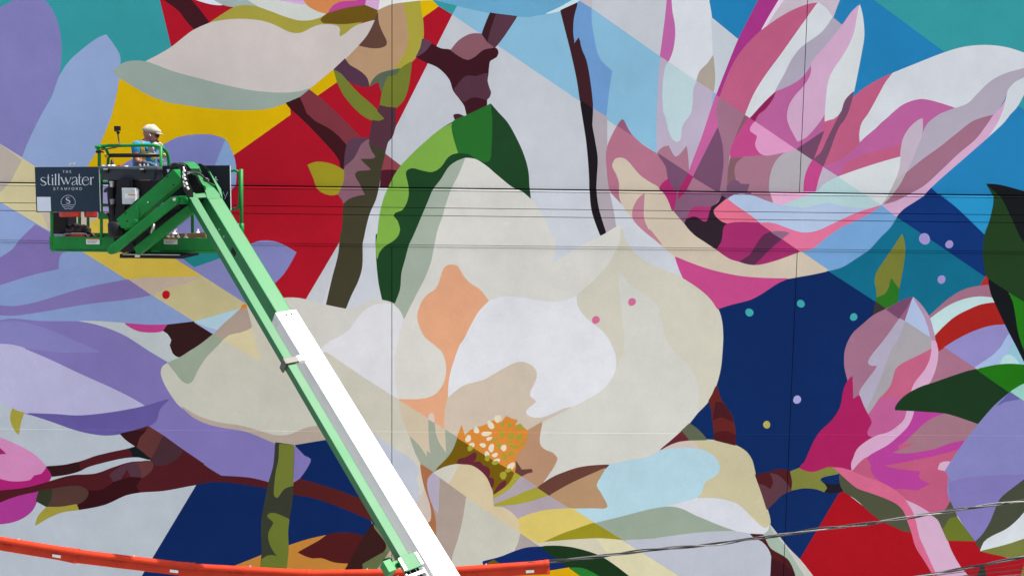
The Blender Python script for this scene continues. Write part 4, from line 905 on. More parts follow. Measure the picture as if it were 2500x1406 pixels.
# hydraulic cylinder and rotator
part('rotator', lambda bm: (prism(bm, [W(*p, -2.15) for p in ((285, 438), (318, 438), (322, 505), (300, 530), (296, 556), (345, 552), (372, 566), (360, 590), (332, 612), (300, 618), (280, 600), (275, 562), (276, 540), (284, 520))], Vector((0, 0.30, 0)))), M_BLACK, lift)
part('rotator_motor', lambda bm: lathe(bm, [(0.0, 0), (0.09, 0.0), (0.11, 0.03), (0.11, 0.18), (0.08, 0.2), (0.0, 0.2)], W(287, 580, -2.25) , Z_, 22), M_BLACK, lift, True)
part('cylinder_barrel', lambda bm: tube(bm, [W(362, 565, -2.2), W(440, 505, -2.2)], 0.05, 14), M_BLACK, lift, True)
part('cylinder_rod', lambda bm: tube(bm, [W(371, 571, -2.28), W(375, 547, -2.28)], 0.022, 12), M_STEEL, lift, True)
part('rubber_boot', lambda bm: tube(bm, [W(381, 545, -2.2), W(383, 562, -2.2)], 0.03, 12), M_RUB, lift, True)
part('console_back', lambda bm: prism(bm, [W(*p, -1.90) for p in ((263, 438), (301, 438), (301, 524), (285, 524), (280, 505), (270, 500), (266, 470))], Vector((0, 0.03, 0))), M_BLACK, lift)
part('control_panel', lambda bm: prism(bm, [W(*p, -2.02) for p in ((300, 442), (386, 440), (386, 505), (300, 510))], Vector((0, 0.06, 0))), M_BLACK, lift)
cb = part('control_box', lambda bm: (add_box(bm, (W(318, 479, -2.1)), X_*0.083, Y_*0.06, Z_*0.102, 0.004)), M_GREYB, lift)
part('warning_sticker', lambda bm: aabox(bm, W(304.5, 479, -2.162).x, W(331, 479, -2.162).x, -2.1615, -2.1605, W(318, 484.5, -2.16).z, W(318, 473.5, -2.16).z), M_STK, cb)
part('warning_stripe', lambda bm: aabox(bm, W(313, 476, -2.163).x, W(330.5, 476, -2.163).x, -2.1635, -2.162, W(318, 477, -2.16).z, W(318, 474, -2.16).z), M_STKO, cb)
part('box_side_plate', lambda bm: aabox(bm, W(333, 479, -2.07).x+0.002, W(338.5, 479, -2.07).x, -2.10, -2.05, W(318, 492, -2.1).z, W(318, 463, -2.1).z), M_GREYB, cb)
part('horn', lambda bm: lathe(bm, [(0.0, 0), (0.03, 0.0), (0.03, 0.05), (0.036, 0.055), (0.036, 0.075), (0.0, 0.075)], W(274, 457, -2.0), Z_, 16), M_STEEL, lift)
part('column', lambda bm: tube(bm, [W(272, 457, -2.0), W(273, 480, -2.0), W(277, 515, -2.0), W(284, 560, -2.0)], 0.055, 12, 4), M_BLACK, lift, True)
part('column_sleeve', lambda bm: tube(bm, [W(273.5, 486, -2.06), W(276, 499, -2.06)], 0.03, 12), mat('grey_sleeve', (0.20, 0.20, 0.21), 0.5), lift, True)
part('cable_loop', lambda bm: tube(bm, [W(256, 470, -1.98), W(259, 462, -1.98), W(265, 470, -1.98), W(268, 490, -1.98), W(276, 505, -1.98)], 0.018, 8, 5), mat('navy_hose', (0.02, 0.022, 0.05), 0.4), lift, True)
part('cable_loop', lambda bm: tube(bm, [W(262, 520, -1.98), W(268, 535, -1.98), W(270, 552, -1.98), W(277, 560, -1.98)], 0.02, 8, 5), M_RUB, lift, True)
# hoses over the boom tip
for k in range(7):
    dx = k*3.6
    part('hydraulic_hose', lambda bm: tube(bm, [W(417+dx*0.4, 409-k*0.3, -2.60), W(420+dx*0.9, 402-k*0.3, -2.64), W(431+dx*0.85, 400.5+k*0.5, -2.66), W(441+dx*0.6, 410+k*0.4, -2.66), W(444.5+dx*0.45, 428, -2.66), W(445+dx*0.6, 446, -2.66), W(451+dx*0.75, 464, -2.60), W(461+dx*0.4, 480, -2.5)], 0.0135, 8, 6), M_RUB, lift, True)
for k, (x, y, dx_, l_) in enumerate(((448.5, 411, 0.5, 3.4), (450.5, 417, 1.4, 2.4), (447.5, 421, 0.2, 3.0), (450, 428, 1.0, 2.6), (447, 432, 0.6, 3.4), (451.5, 437, 1.5, 2.4), (448.5, 445, 1.0, 3.0), (455.5, 449, 1.6, 3.0), (451, 454, 1.2, 2.0), (459, 460, 1.8, 2.6))):
    part('hose_wrap', lambda bm: tube(bm, [W(x-dx_, y-l_, -2.685), W(x, y, -2.69), W(x+dx_, y+l_, -2.685)], 0.0095+0.003*(k % 2), 8, 3), M_STK, lift, True)
for k in range(3):
    part('hydraulic_hose', lambda bm: tube(bm, [W(450, 424+k*3, -2.66), W(466, 420+k*1.5, -2.60), W(482, 419+k*2, -2.45), W(494, 427+k*2, -2.30), W(501+k*2, 440, -2.18), W(503+k*2, 443, -2.08)], 0.010 if k else 0.012, 8, 6), M_RUB if k != 1 else M_STEEL, lift, True)
part('hose_grommet', lambda bm: lathe(bm, [(0.035, 0), (0.045, 0.01), (0.035, 0.02), (0.026, 0.012)], W(503, 441, -2.13) , UP, 18), M_RUB, lift, True)

# ---- basket
bx0, bx1 = W(122, 600, YF).x, W(588, 600, YB).x
ztoe0, ztoe1 = W(360, 612, YF).z, W(360, 580, YF).z
zrail = W(360, 412, YF).z; zmid = W(270, 505, YF).z
part('floor', lambda bm: aabox(bm, bx0, bx1, YF+0.02, YB-0.02, FZ-0.05, FZ), M_MESH, lift)
part('toe_board', lambda bm: (aabox(bm, bx0, bx1, YF-0.012, YF+0.012, ztoe0, ztoe1, 0.004), aabox(bm, bx0+0.02, bx1-0.02, YF-0.03, YF+0.0, ztoe0-0.022, ztoe0-0.004, 0.004)), M_GREEN, lift)
part('toe_board', lambda bm: aabox(bm, bx0, bx1, YB-0.012, YB+0.012, ztoe0, ztoe1, 0.004), M_GREEN, lift)
for x in (bx0, bx1): part('toe_board', lambda bm: aabox(bm, x-0.012, x+0.012, YF+0.013, YB-0.013, ztoe0, ztoe1, 0.004), M_GREEN, lift)
def post(name, px, py0, py1, Y, r=0.019, dx=0.0):
    part(name, lambda bm: tube(bm, [W(px, py0, Y), W(px+dx, py1, Y)], r, 12), M_GREEN, lift, True)
post('post', 127, 598, 420, YF, 0.020, -1.5)
post('post', 247.5, 598, 408, YF, 0.019)
post('post', 393, 470, 357, YF, 0.020)
post('post', 589, 590, 413, YB, 0.026)
part('post_collar', lambda bm: tube(bm, [W(590.5, 574, YB), W(590.5, 545, YB)], 0.029, 12), M_GREEN, lift, True)
for px in (194, 470): post('post', px, 588, 440, YB, 0.022)
post('post', 215, 588, 440, YB, 0.020)
part('mid_rail', lambda bm: tube(bm, [W(247, 501.5, YF), W(290, 501.5, YF)], 0.018, 12), M_GREEN, lift, True)
part('rail_end', lambda bm: lathe(bm, [(0, 0), (0.018, 0.0), (0.014, 0.02), (0, 0.024)], W(290, 501.5, YF), X_, 12), M_STEEL, lift)
part('top_rail', lambda bm: tube(bm, [W(122, 413, YF), W(240, 412, YF)], 0.020, 12), M_GREEN, lift, True)
part('rear_rail', lambda bm: tube(bm, [W(205, 445, YB), W(380, 445, YB)], 0.018, 10), M_GREEN, lift, True)
part('guard_hoop', lambda bm: tube(bm, [W(242.5, 412, YF), W(242, 374, YF), W(239, 360, YF-0.0), W(252, 356.5, YF), W(300, 355.5, YF), W(360, 355, YF), W(385, 357, YF), W(400, 364, YF+0.05), W(409, 378, YF+0.12), W(412.5, 396, YF+0.15), W(413, 420, YF+0.15)], 0.021, 12, 8), M_GREEN, lift, True)
part('guard_hoop_top', lambda bm: tube(bm, [W(233, 358.5, YF-0.01), W(245, 359.5, YF-0.01), W(258, 364, YF+0.05), W(264, 378, YF+0.12), W(264, 392, YF+0.15), W(262.5, 412, YF+0.15)], 0.019, 12, 8), M_GREEN, lift, True)
part('crush_bar', lambda bm: tube(bm, [W(266, 380, YF+0.13), W(400, 379, YF+0.13)], 0.027, 14), M_RUB, lift, True)
for a, b in ((257, 266), (400, 404)):
    part('tape_band', lambda bm: tube(bm, [W(a, 380, YF+0.13), W(b, 380, YF+0.13)], 0.029, 14), M_YEL, lift, True)
part('gate_loop', lambda bm: tube(bm, [W(563, 417.5, YB), W(574, 416.5, YB), W(582, 421, YB), W(585, 432, YB), W(585, 495, YB), W(582, 505, YB), W(575, 510, YB), W(563, 510.5, YB)], 0.019, 12, 6), M_GREEN, lift, True)
part('gusset', lambda bm: prism(bm, [W(*p, YF-0.03) for p in ((240, 518), (250, 517), (257, 522), (263, 528), (268, 535), (240, 535))], Vector((0, 0.02, 0))), M_GREEN, lift)
part('latch_bracket', lambda bm: prism(bm, [W(*p, YB-0.1) for p in ((402, 528), (410, 530), (411, 545), (404, 556), (395, 552))], Vector((0, 0.02, 0))), M_GREEN, lift)
part('under_tray', lambda bm: aabox(bm, W(292, 623, YF-0.2).x, W(447, 623, YF-0.2).x, YF-0.2, YF+0.5, W(360, 628, YF).z, W(360, 618, YF).z, 0.006), M_BLACK, lift)
part('under_tray_lip', lambda bm: aabox(bm, W(300, 619, YF-0.2).x, W(440, 619, YF-0.2).x, YF-0.215, YF-0.201, W(360, 619.5, YF).z, W(360, 618, YF).z), M_STEEL, lift)
for a, b in ((211.5, 244), (401, 434)):
    st = part('sticker', lambda bm: aabox(bm, W(a, 589, YF).x, W(b, 589, YF).x, YF-0.0150, YF-0.0125, W(a, 596, YF).z, W(a, 583, YF).z), M_STK, lift)
    part('sticker_stripe', lambda bm: aabox(bm, W(a+0.5, 584, YF).x, W(b-0.5, 584, YF).x, YF-0.0165, YF-0.0152, W(a, 585.6, YF).z, W(a, 583.3, YF).z), M_STKO, st)
    for r_ in range(3):
        part('sticker_line', lambda bm: aabox(bm, W(a+(3 if r_ else 2), 590, YF).x, W(b-4-3*r_, 590, YF).x, YF-0.0165, YF-0.0152, W(a, 588.6+2.4*r_, YF).z, W(a, 587.8+2.4*r_, YF).z), M_INK, st)
part('plate_tag', lambda bm: aabox(bm, W(576, 551, YB).x, W(585, 551, YB).x, YB-0.02, YB-0.015, W(580, 558, YB).z, W(580, 545, YB).z), M_STK, lift)

# ---- chassis on the ground (below the picture)
gx, gy = (tail + RT*0.15).x, (tail).y
zt = tail.z
part('turntable', lambda bm: aabox(bm, gx-1.0, gx+1.3, gy-1.4, gy+0.5, 1.15, max(1.6, zt+0.25), 0.08), M_GREEN, lift)
part('chassis', lambda bm: aabox(bm, gx-1.2, gx+1.2, gy-1.9, gy+1.3, 0.55, 1.1, 0.06), M_BLACK, lift)
for sx in (-1, 1):
    for sy in (-1.4, 0.9):
        w_ = part('wheel', lambda bm: lathe(bm, [(0.0, -0.18), (0.25, -0.18), (0.30, -0.14), (0.46, -0.17), (0.50, -0.10), (0.50, 0.10), (0.46, 0.17), (0.30, 0.14), (0.25, 0.18), (0.0, 0.18)], (gx+sx*1.3, gy+sy, 0.5), X_, 28), M_RUB, lift, True)
root_at(lift, (gx, gy, 0))
# ------------------------------------------------------------------ the sign boards
def stroke(bm, pts, widths, n=6, Y=0, conv=None):
    """a flat brush stroke on a board; pts in the board's own drawing units"""
    P = [Vector((x, y, 0)) for x, y in pts]
    if len(P) > 2: Q = catmull3(P, n)
    else: Q = P
    m_ = len(Q); prev = None
    for i, p in enumerate(Q):
        t = (Q[min(i+1, m_-1)] - Q[max(i-1, 0)]).normalized(); nn = Vector((-t.y, t.x, 0))
        f = i/(m_-1)*(len(widths)-1); a = int(f); b = min(a+1, len(widths)-1)
        w = (widths[a] + (widths[b]-widths[a])*(f-a))/2
        q = [bm.verts.new(conv(p + nn*w)), bm.verts.new(conv(p - nn*w))]
        if prev: bm.faces.new((prev[0], prev[1], q[1], q[0]))
        prev = q
def disc(bm, x, y, r, conv):
    bm.faces.new([bm.verts.new(conv(Vector((x+r*math.cos(k*math.pi/7), y+r*math.sin(k*math.pi/7), 0)))) for k in range(14)])
SY = -2.03
def sgn(p): return W(70 + p.x/10.045, 390 + p.y/10.045, SY - 0.0075)
sign = thing('sign_board', 'navy board lettered "stillwater" hung on the left of the lift basket', 'sign')
part('board', lambda bm: prism(bm, [W(84.7, 408.4, SY), W(243, 407.3, SY), W(244, 517.0, SY), W(88.8, 518.4, SY)], Vector((0, 0.014, 0))), M_SIGN, sign)
part('board_edge', lambda bm: add_box(bm, (W(243.2, 407.3, SY)+W(244.2, 517, SY))/2 + Y_*0.006, X_*0.003, Y_*0.008, Z_*((W(243, 407.3, SY).z-W(244, 517, SY).z)/2)), M_STK, sign)
class Pen:
    """collects the strokes of one letter, then links it as a part of its sign"""
    def __init__(self, conv, parent): self.conv, self.parent = conv, parent; self.bm = bmesh.new()
    def st(self, p, w=(9, 9), n=6): stroke(self.bm, p, list(w), n, 0, self.conv)
    def disc(self, x, y, r): disc(self.bm, x, y, r, self.conv)
    def done(self): obj('letter', self.bm, M_LET, self.parent); self.bm = bmesh.new()
pn = Pen(sgn, sign); st = pn.st; th = (5, 5)
st([(408,462),(370,436),(322,446),(302,482),(330,518),(388,548),(424,582),(412,616),(360,632),(312,620),(294,588)], [6,9,11,18,26,30,26,16,10,7,6]); pn.done()
st([(480,362),(481,480),(482,575),(500,614),(538,608)], [14,24,24,16,6]); st([(446,440),(516,440)], [8,8]); pn.done()
st([(586,450),(586,622)], [24,24]); st([(562,462),(590,446)], [6,8]); st([(562,622),(614,622)], [6,6]); pn.disc(581, 391, 17); pn.done()
for x in (660, 741): st([(x,352),(x,622)], [25,25]); st([(x-24,366),(x+6,346)], [6,9]); st([(x-26,622),(x+30,622)], [6,6]); pn.done()
st([(795,436),(872,606)], [24,24]); st([(872,606),(918,452)], [9,9]); st([(904,436),(966,606)], [24,24]); st([(966,606),(1036,436)], [9,9]); st([(768,436),(830,436)], [7,7]); st([(1012,436),(1052,436)], [7,7]); pn.done()
st([(1066,486),(1082,448),(1130,430),(1168,450),(1180,500),(1181,580),(1200,614),(1216,610)], [14,10,10,18,25,25,16,6]); st([(1180,512),(1112,540),(1064,582),(1086,620),(1136,606),(1178,566)], [8,12,22,12,8,8]); pn.done()
st([(1240,352),(1241,480),(1242,575),(1262,614),(1304,604)], [14,24,24,16,6]); st([(1208,440),(1296,436)], [8,8]); pn.done()
st([(1326,506),(1470,506)], [8,8]); st([(1470,508),(1452,450),(1396,428),(1338,460),(1318,530),(1340,600),(1398,626),(1462,598),(1500,540)], [18,14,9,16,26,20,10,8,6]); pn.done()
st([(1526,432),(1526,612)], [25,25]); st([(1500,446),(1530,430)], [6,8]); st([(1500,612),(1556,612)], [6,6]); st([(1530,500),(1552,450),(1588,434)], [8,10,20]); pn.disc(1584, 438, 14); pn.done()
# THE
st([(836,268),(880,268)], th); st([(857,268),(857,330)]); pn.done()
st([(920,266),(920,330)]); st([(957,266),(957,330)]); st([(920,297),(957,297)], th); pn.done()
st([(1012,266),(1012,330)]); st([(1012,268),(1046,268)], th); st([(1012,298),(1040,298)], th); st([(1012,328),(1046,328)], th); pn.done()
# STAMFORD
st([(650,692),(625,681),(606,695),(626,713),(650,728),(632,746),(602,738)], (6,7,9,10,8,7)); pn.done()
st([(690,684),(736,684)], th); st([(713,684),(713,745)]); pn.done()
st([(784,745),(806,682)], th); st([(806,682),(832,745)]); st([(793,722),(820,722)], th); pn.done()
st([(878,745),(880,682)], th); st([(882,682),(908,742)]); st([(908,742),(932,682)], th); st([(934,682),(936,745)]); pn.done()
st([(990,682),(990,745)]); st([(990,684),(1018,684)], th); st([(990,713),(1012,713)], th); pn.done()
st([(1086,681),(1060,700),(1060,728),(1086,747),(1112,728),(1112,700),(1086,681)], (6,9,9,6,9,9,6)); pn.done()
st([(1164,682),(1164,745)]); st([(1164,684),(1196,690),(1194,708),(1166,714)], (5,8,8,5)); st([(1176,714),(1206,745)]); pn.done()
st([(1250,682),(1250,745)]); st([(1250,684),(1290,692),(1302,714),(1290,737),(1250,744)], (5,8,10,8,5)); pn.done()
def emblem(bm):
    st = lambda p, w: stroke(bm, p, w, 5, 0, sgn)
    arc = [(968 + 174*math.cos(a), 1048 - 174*math.sin(a)) for a in [math.radians(-15 + 210*k/16) for k in range(17)]]
    st(arc, [8, 8])
    st([(800,1088),(850,1113),(908,1106),(967,1086),(1028,1106),(1086,1113),(1140,1086)], [8,8])
    st([(818,1136),(870,1162),(920,1152),(967,1136),(1020,1156),(1074,1162),(1122,1134)], [8,8])
    st([(862,1186),(912,1210),(967,1188),(1022,1210),(1084,1186)], [8,8])
    st([(1006,946),(968,924),(930,938),(922,966),(950,990),(994,1010),(1014,1038),(996,1060),(956,1064),(918,1042)], [7,9,12,18,24,24,16,10,7,6])
part('emblem', emblem, M_LET, sign)
part('blank_card', lambda bm: prism(bm, [sgn(Vector(p)) for p in ((200,914,0),(530,916,0),(545,1266,0),(212,1266,0))], Vector((0, 0.004, 0))), M_LET, sign)
for p in ((88, 410), (172, 401.5), (181, 400.5)):
    part('fixing_bolt', lambda bm: lathe(bm, [(0, -0.01), (0.014, -0.008), (0.014, 0.02), (0, 0.022)], W(*p, SY+0.01), Y_, 10), M_STEEL, sign)
root_at(sign, tuple(W(164, 518, SY)))

sign2 = thing('sign_board', 'black board with thin white letters half hidden behind the boom tip', 'sign')
S2 = -1.93
part('board', lambda bm: prism(bm, [W(396, 405, S2), W(561, 404, S2), W(563.5, 513.5, S2), W(400, 516, S2)], Vector((0, 0.012, 0))), M_SIGN2, sign2)
part('board_edge', lambda bm: add_box(bm, (W(561.6, 404, S2)+W(563.6, 513.5, S2))/2 + Y_*0.005, X_*0.0035, Y_*0.007, Z_*((W(561, 404, S2).z-W(563, 513, S2).z)/2)), M_STK, sign2)
def sg2(p): return W(380 + p.x/10.04, 380 + p.y/10.04, S2 - 0.006)
pn = Pen(sg2, sign2); st = pn.st
st([(1474,516),(1474,740)], [26,26]); st([(1424,602),(1524,598)], [18,18]); pn.done()
st([(1540,1030),(1540,890)], [9,9]); st([(1540,930),(1580,885),(1622,900),(1634,950),(1632,1030)], [9,9]); pn.done()
st([(1648,890),(1706,1010)], [9,9]); st([(1766,890),(1690,1072)], [9,9]); pn.done()
part('white_arrow', lambda bm: prism(bm, [sg2(Vector(p)) for p in ((270,340,0),(350,340,0),(312,420,0),(296,420,0))], Vector((0, 0.003, 0))), M_LET, sign2)
root_at(sign2, tuple(W(480, 515, S2)))

# ------------------------------------------------------------------ tool tray and what lies in it
tray = thing('tool_tray', 'slate grey plastic tool tray with latches hooked on the basket rail', 'tray')
TY = -2.06
def traybody(bm):
    top = [W(243, 414.5, TY), W(386, 413.5, TY)]; bot = [W(246, 440, TY+0.02), W(381, 439.5, TY+0.02)]
    d = Vector((0, 0.42, 0)); d2 = Vector((0, 0.36, 0))
    ring = [top[0], top[1], top[1]+d, top[0]+d]; rb = [bot[0], bot[1], bot[1]+d2, bot[0]+d2]
    a = [bm.verts.new(p) for p in ring]; b = [bm.verts.new(p) for p in rb]
    for k in range(4): bm.faces.new((a[k], a[(k+1)%4], b[(k+1)%4], b[k]))
    bm.faces.new(b); bm.faces.new(a[::-1])
    bmesh.ops.bevel(bm, geom=[e for e in bm.edges if abs((e.verts[0].co-e.verts[1].co).normalized().z) > 0.8], offset=0.035, segments=3, affect='EDGES')
part('body', traybody, M_SLATE, tray)
def trayrim(bm):
    c = (W(241, 411, TY) + W(388.5, 410, TY))/2 + Y_*0.20
    add_box(bm, c, X_*((W(388.5, 410, TY).x - W(241, 411, TY).x)/2), Y_*0.235, Z_*0.020, 0.012)
part('rim', trayrim, M_SLATEL, tray)
for px in (263, 351):
    part('latch', lambda bm: (aabox(bm, W(px-3, 417, TY).x, W(px+3, 417, TY).x, TY-0.055, TY-0.0, W(px, 423, TY).z, W(px, 412, TY).z, 0.004)), M_BLACK, tray)
    part('latch_clip', lambda bm: (aabox(bm, W(px-6, 413, TY).x, W(px+3, 413, TY).x, TY-0.065, TY-0.035, W(px, 415, TY).z, W(px, 412, TY).z, 0.004)), M_STEEL, tray)
root_at(tray, tuple(W(315, 440, TY)))
M_CAN = mat('can_white', (0.74, 0.73, 0.70), 0.3, var=0.08, scale=30)
M_GREYC = mat('cap_grey', (0.12, 0.13, 0.14), 0.5)
M_RED = mat('red_plastic', (0.52, 0.030, 0.020), 0.35, var=0.12, scale=9)
CAPL = ('leftmost grey nozzle cap of the row standing on the tool tray', 'second grey nozzle cap from the left on the tool tray', 'third grey nozzle cap from the left on the tool tray', 'grey nozzle cap standing alone at the right end of the tool tray')
for k, px in enumerate((342, 352, 361, 380.5)):
    t = part('nozzle_cap', lambda bm: lathe(bm, [(0.0, 0.042), (0.010, 0.040), (0.013, 0.024), (0.020, 0.020), (0.022, 0.0), (0, 0)], W(px, 408, TY+0.16) , Z_, 14), M_GREYC, None, True)
    tag(t, CAPL[k], 'cap', 'grey caps on the tool tray')
for k, (px, h, lab) in enumerate(((253, 0.026, 'white paint pot lid at the left end of the tool tray'), (268, 0.028, 'white plastic lid beside the dark marker on the tool tray'), (277, 0.030, 'small white cup right of the dark marker on the tool tray'), (309, 0.014, 'flat white lid lying midway along the tool tray'))):
    t = part('lid', lambda bm: lathe(bm, [(0, h), (0.022, h), (0.028, h*0.6), (0.03, 0.0), (0, 0)], W(px, 408, TY+0.2), Z_, 14), M_CAN, None, True)
    tag(t, lab, 'lid')
t = part('marker', lambda bm: (tube(bm, [W(272.5, 408, TY+0.25), W(274, 392, TY+0.25)], 0.020, 10), tube(bm, [W(274, 392, TY+0.25), W(274.2, 390, TY+0.25)], 0.014, 10)), mat('marker_brown', (0.06, 0.03, 0.025), 0.4), None, True)
tag(t, 'dark brown fat marker standing upright in the tool tray', 'marker')
t = part('paint_brush', lambda bm: (tube(bm, [W(287, 404, TY+0.2), W(298, 407, TY+0.2)], 0.009, 8), tube(bm, [W(298, 407, TY+0.2), W(303, 408, TY+0.2)], 0.012, 8)), M_RED, None, True)
tag(t, 'red handled brush lying on the tool tray', 'brush')

# ------------------------------------------------------------------ load in the basket
def bucket(px0, px1, py0, py1, Y, lab, rim=None):
    c = W((px0+px1)/2, py1, Y); r1 = (W(px1, py1, Y).x - W(px0, py1, Y).x)/2*0.93; H = W(px0, py0, Y).z - c.z
    b_ = thing('bucket', lab, 'bucket')
    part('pail', lambda bm: lathe(bm, [(0, 0), (r1*0.97, 0), (r1, 0.015), (r1*1.10, H*0.93), (r1*1.13, H*0.94), (r1*1.13, H), (r1*1.06, H), (r1*0.96, 0.03), (0, 0.03)], c, Z_, 28), M_RED, b_, True)
    part('band', lambda bm: lathe(bm, [(r1*1.045, H*0.36), (r1*1.06, H*0.37), (r1*1.065, H*0.41), (r1*1.05, H*0.42)], c, Z_, 28), M_RED, b_, True)
    root_at(b_, tuple(c)); return b_
bucket(145, 197, 475, 529.5, -1.62, 'larger red bucket showing below the navy sign, on the left')
bucket(206, 238, 488, 530.5, -1.55, 'smaller red bucket showing below the navy sign, on the right')
shelf = part('battery_case', lambda bm: (aabox(bm, W(128, 545, -1.5).x, W(165, 545, -1.5).x, -1.55, -1.2, FZ+0.02, W(150, 519, -1.5).z, 0.012), aabox(bm, W(146, 545, -1.55).x, W(164, 545, -1.55).x, -1.575, -1.551, W(150, 568, -1.55).z, W(150, 522, -1.55).z, 0.004)), M_BLACK, None)
tag(shelf, 'tall black case standing in the left end of the basket', 'case')
bagc = W(190, 572, -1.45)
def bagf(bm):
    bmesh.ops.create_icosphere(bm, subdivisions=4, radius=1.0)
    r_ = random.Random(3)
    for v in bm.verts:
        n = v.co.normalized(); k = 1 + 0.06*math.sin(9*n.x+3*n.z) + 0.05*math.sin(7*n.y+11*n.x+1) + 0.04*math.sin(17*n.z+5*n.x)
        p = n*k
        if p.z < -0.6: p.z = -0.6
        v.co = bagc + Vector((p.x*0.155, p.y*0.15, (p.z+0.6)*0.088))
bag = part('bag', bagf, mat('bag_black', (0.030, 0.018, 0.018), 0.38, var=0.5, scale=18, bump=0.6, bscale=30), None, True)
tag(bag, 'crumpled black bag lying on the red and black toolbox', 'bag')
tb = thing('toolbox', 'low red and black toolbox on the basket floor under the black bag', 'toolbox')
part('case', lambda bm: aabox(bm, W(156, 577, -1.6).x, W(233, 577, -1.6).x, -1.62, -1.3, FZ, W(190, 576, -1.6).z, 0.008), M_BLACK, tb)
part('red_lid', lambda bm: aabox(bm, W(160, 577, -1.62).x, W(208, 577, -1.62).x, -1.64, -1.3, W(190, 582, -1.62).z, W(190, 573.5, -1.62).z, 0.006), M_RED, tb)
part('handle', lambda bm: tube(bm, [W(158, 576, -1.66), W(159, 571, -1.66), W(205, 570.5, -1.66), W(212, 574, -1.66), W(216, 579, -1.66)], 0.007, 8, 4), M_STEEL, tb, True)
part('strap', lambda bm: tube(bm, [W(207, 568, -1.6), W(218, 568, -1.6), W(226, 575, -1.6), W(232, 580, -1.6)], 0.02, 8, 5), M_BLACK, tb, True)
root_at(tb, tuple(W(195, 590, -1.5)))
t = part('paint_tin', lambda bm: aabox(bm, W(131, 577, -1.7).x, W(156, 577, -1.7).x, -1.72, -1.62, FZ, W(140, 572, -1.7).z, 0.006), mat('carton_pale', (0.42, 0.42, 0.46), 0.6), None)
tag(t, 'pale grey carton on the basket floor below the black case', 'carton')
M_CARD = mat('cardboard', (0.33, 0.20, 0.10), 0.8, var=0.12, scale=12)
crate = thing('cardboard_tray', 'low open cardboard tray holding spray cans on the basket floor', 'carton')
part('tray', lambda bm: (prism(bm, [W(403, 581, -1.68), W(404, 572, -1.68), W(432, 573, -1.68), W(460, 571, -1.68), W(500, 567, -1.68), W(504, 581, -1.68)], Vector((0, 0.008, 0))), aabox(bm, W(403, 577, -1.68).x, W(504, 577, -1.68).x, -1.67, -1.35, FZ+0.04, FZ+0.05), prism(bm, [W(403, 580, -1.35), W(404, 571, -1.35), W(504, 568, -1.35), W(504, 580, -1.35)], Vector((0, 0.008, 0)))), M_CARD, crate)
root_at(crate, tuple(W(450, 582, -1.6)))
M_YCAP = mat('cap_yellow', (0.75, 0.42, 0.03), 0.4)
for k, (px, py, Y, lab) in enumerate(((411, 575, -1.74, 'white spray can with yellow nozzle, leftmost behind the toe board'), (421.5, 575, -1.74, 'second white spray can from the left behind the toe board'), (434.5, 575, -1.74, 'third white spray can from the left behind the toe board'), (453.5, 576.5, -1.74, 'wide low white paint can, rightmost in the front row behind the toe board'), (426.5, 567, -1.5, 'white paint can with a wire handle standing behind the front row'), (483.5, 564.5, -1.5, 'white spray can poking up above the cardboard tray on the right'))):
    c = thing('spray_can', lab, 'can', 'cans in the basket')
    p = W(px, py, Y); r = 0.040 if k in (3, 4) else 0.030; zb = FZ
    part('can_body', lambda bm: lathe(bm, [(0, zb-p.z), (r, zb-p.z), (r, -0.03), (r*0.98, -0.025), (r*0.5, 0.0), (0, 0.0)], p, Z_, 18), M_CAN, c, True)
    part('nozzle', lambda bm: lathe(bm, [(0.012, -0.002), (0.012, 0.022), (0.009, 0.026), (0, 0.026)], p, Z_, 12), M_YCAP if k == 0 else M_CAN, c, True)
    if k == 4: part('wire_handle', lambda bm: tube(bm, [p+Vector((-0.04,0,-0.03)), p+Vector((-0.03,0,0.03)), p+Vector((0,0,0.045)), p+Vector((0.03,0,0.03)), p+Vector((0.04,0,-0.03))], 0.003, 6, 4), M_STEEL, c, True)
    root_at(c, (p.x, p.y, zb))

# ------------------------------------------------------------------ small camera on a gooseneck
ac = thing('action_camera', 'small black action camera on a bendy arm clamped to the basket rail', 'camera')
AY = YF - 0.02
part('camera_body', lambda bm: add_box(bm, W(286.6, 313.8, AY), X_*0.038, Y_*0.02, Z_*0.030, 0.006), M_BLACK, ac)
part('lens', lambda bm: lathe(bm, [(0.014, 0), (0.014, 0.012), (0.010, 0.014), (0, 0.012)], W(289, 312.5, AY+0.02), Y_, 14), M_RUB, ac)
part('mount', lambda bm: (add_box(bm, W(284.5, 321.0, AY), X_*0.028, Y_*0.008, Z_*0.006, 0.002), add_box(bm, W(288, 324.5, AY), X_*0.014, Y_*0.012, Z_*0.018, 0.004), add_box(bm, W(291, 324, AY), X_*0.010, Y_*0.008, Z_*0.008, 0.002)), M_BLACK, ac)
part('gooseneck', lambda bm: tube(bm, [W(288, 326, AY), W(288.6, 335, AY), W(291, 347, AY), W(292, 354, AY-0.03), W(286, 359, AY-0.04), W(268, 363, AY-0.03), W(252, 365, AY-0.03), W(242, 369.5, AY-0.02)], 0.0085, 8, 6), mat('gooseneck_dark', (0.03, 0.012, 0.012), 0.5), ac, True)
part('clamp', lambda bm: (add_box(bm, W(243.5, 371.5, AY), X_*0.045, Y_*0.02, Z_*0.010, 0.005), add_box(bm, W(239, 371, AY), X_*0.018, Y_*0.028, Z_*0.016, 0.004)), M_BLACK, ac)
root_at(ac, tuple(W(243, 373, AY)))
